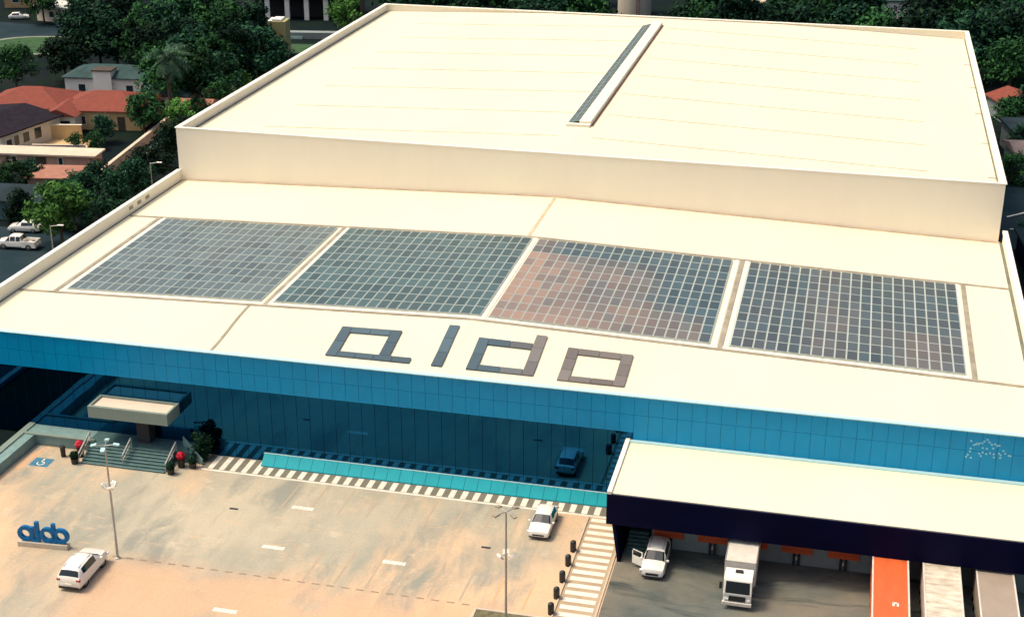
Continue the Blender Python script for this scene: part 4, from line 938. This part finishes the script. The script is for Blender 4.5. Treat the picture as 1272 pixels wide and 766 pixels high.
o = empty('water_tower','square olive tower with a pale cap left of the upper block','tower',(-76.8,155.0,0),R(8))
b = MB(); b.box(-1.75,-1.75,0,1.75,1.75,7.0); b.build('shaft', M['yellowgreen'], o, bevel=.05); b = MB(); b.box(-.9,-1.5,7.0,.9,1.5,7.35); b.box(-1.75,-1.75,7.0,-.95,1.75,7.12); b.build('cap', M['white'], o); b = MB(); b.box(-.35,-1.79,2.6,.35,-1.75,3.6); b.build('window', M['window'], o)
sheet('lawn',[(-82,157),(-66,160),(-66,168),(-84,165)],0.0,M['lawn'])
o = empty('retaining_wall','low grey wall and steps above the far lawn, left of the upper block','wall',(-74.5,172.5,0),R(10)); b = MB(); b.box(-8,-1,0,7,1,1.3); b.build('wall_body', M['docker'], o); b = MB(); b.box(-8,-1.3,0,-4,-1,.5); b.box(-8,-1.6,0,-4,-1.3,.25); b.build('step', M['tealpale'], o)
h = empty('porch_house','house with pale columns and pinkish roof behind the olive tower','house',(-85,193,0),R(10))
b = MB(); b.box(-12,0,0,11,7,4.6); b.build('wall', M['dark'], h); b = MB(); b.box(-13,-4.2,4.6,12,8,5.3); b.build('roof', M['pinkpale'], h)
for x in (-8.5,-4.2,0,4.2,8.5): b = MB(); b.box(x-.5,-3.9,0,x+.5,-3.1,4.6); b.build('column', M['white'], h)
house('long_building','long building with pale roof edge above the parapet corner',-58,203,26,8,4.4,.5,8,M['creamwall'],M['pinkpale'],'flat',[('S',-6,1.5,1.2,1.4),('S',0,1.5,1.2,1.4),('S',6,1.5,1.2,1.4)],cat='building')
house('house','white house glimpsed through trees behind the rear parapet, right of the tower',10.5,206,9,6,5.5,1.0,8,M['white'],M['pinkpale'],'hip',[('S',-2,1,3.4,1.2),('S',2,1,3.4,1.2)])
house('house','white house glimpsed through trees near the right rear corner',38.5,212,14,6,6.0,1.0,8,M['white'],M['greyroof'],'hip',[('S',-4,1,3.2,1.4),('S',0,1,3.2,1.4),('S',4,1,3.2,1.4)])
o = empty('water_tank','tall pale round tank rising behind the rear parapet','tank',(-16.8,213,0))
b = MB(); b.lathe([(3.7,0),(3.7,22),(3.4,22.4),(0,23)], n=28); b.build('shell', mat('tank_paint',(0.48,0.43,0.34),.7,col2=(0.36,0.34,0.27),scale=.4,stretch=(1,1,.1)), o, smooth=40)
b = MB()
for dx in (-.3,.3): b.tube((dx+1.3,-3.75,0),(dx+1.3,-3.75,22),.05,.05,6)
for k in range(40): b.tube((1.0,-3.75,.5+k*.53),(1.6,-3.75,.5+k*.53),.03,.03,5)
b.build('ladder', M['redtile'], o)
# right side
house('house','small house with red roof right of the upper block',57.8,141,7,6,3.0,1.3,20,M['docker'],M['redtile'],'gable_y',[('S',0,1,1.2,1.1)])
house('workshop','grey flat roofed workshop right of the upper block',63.5,121,17,8,3.8,.4,10,M['docker'],M['bluegreyroof'],'flat',[('S',-4,1.5,1.4,1.2),('S',1,1.5,1.4,1.2)],cat='workshop')
house('workshop','brown roofed workshop next to the side road, right of the upper block',63.0,109,17,7,3.8,.8,10,M['docker'],M['brownroof'],'gable_x',[('S',-4,1.5,1.4,1.2)],[('S',0,2.4,2.6)],cat='workshop')
house('store','dark blue flat roofed store at the right edge below the side road',61,66,15,13,3.2,.3,6,M['navy'],M['street'],'flat',[('S',0,1.5,1,1.2)],cat='store')
pline(53,82.0,75,84.5,.25,M['linewhite'],'road_marking'); pline(53,87.0,57,91,.3,M['linewhite'],'road_marking')
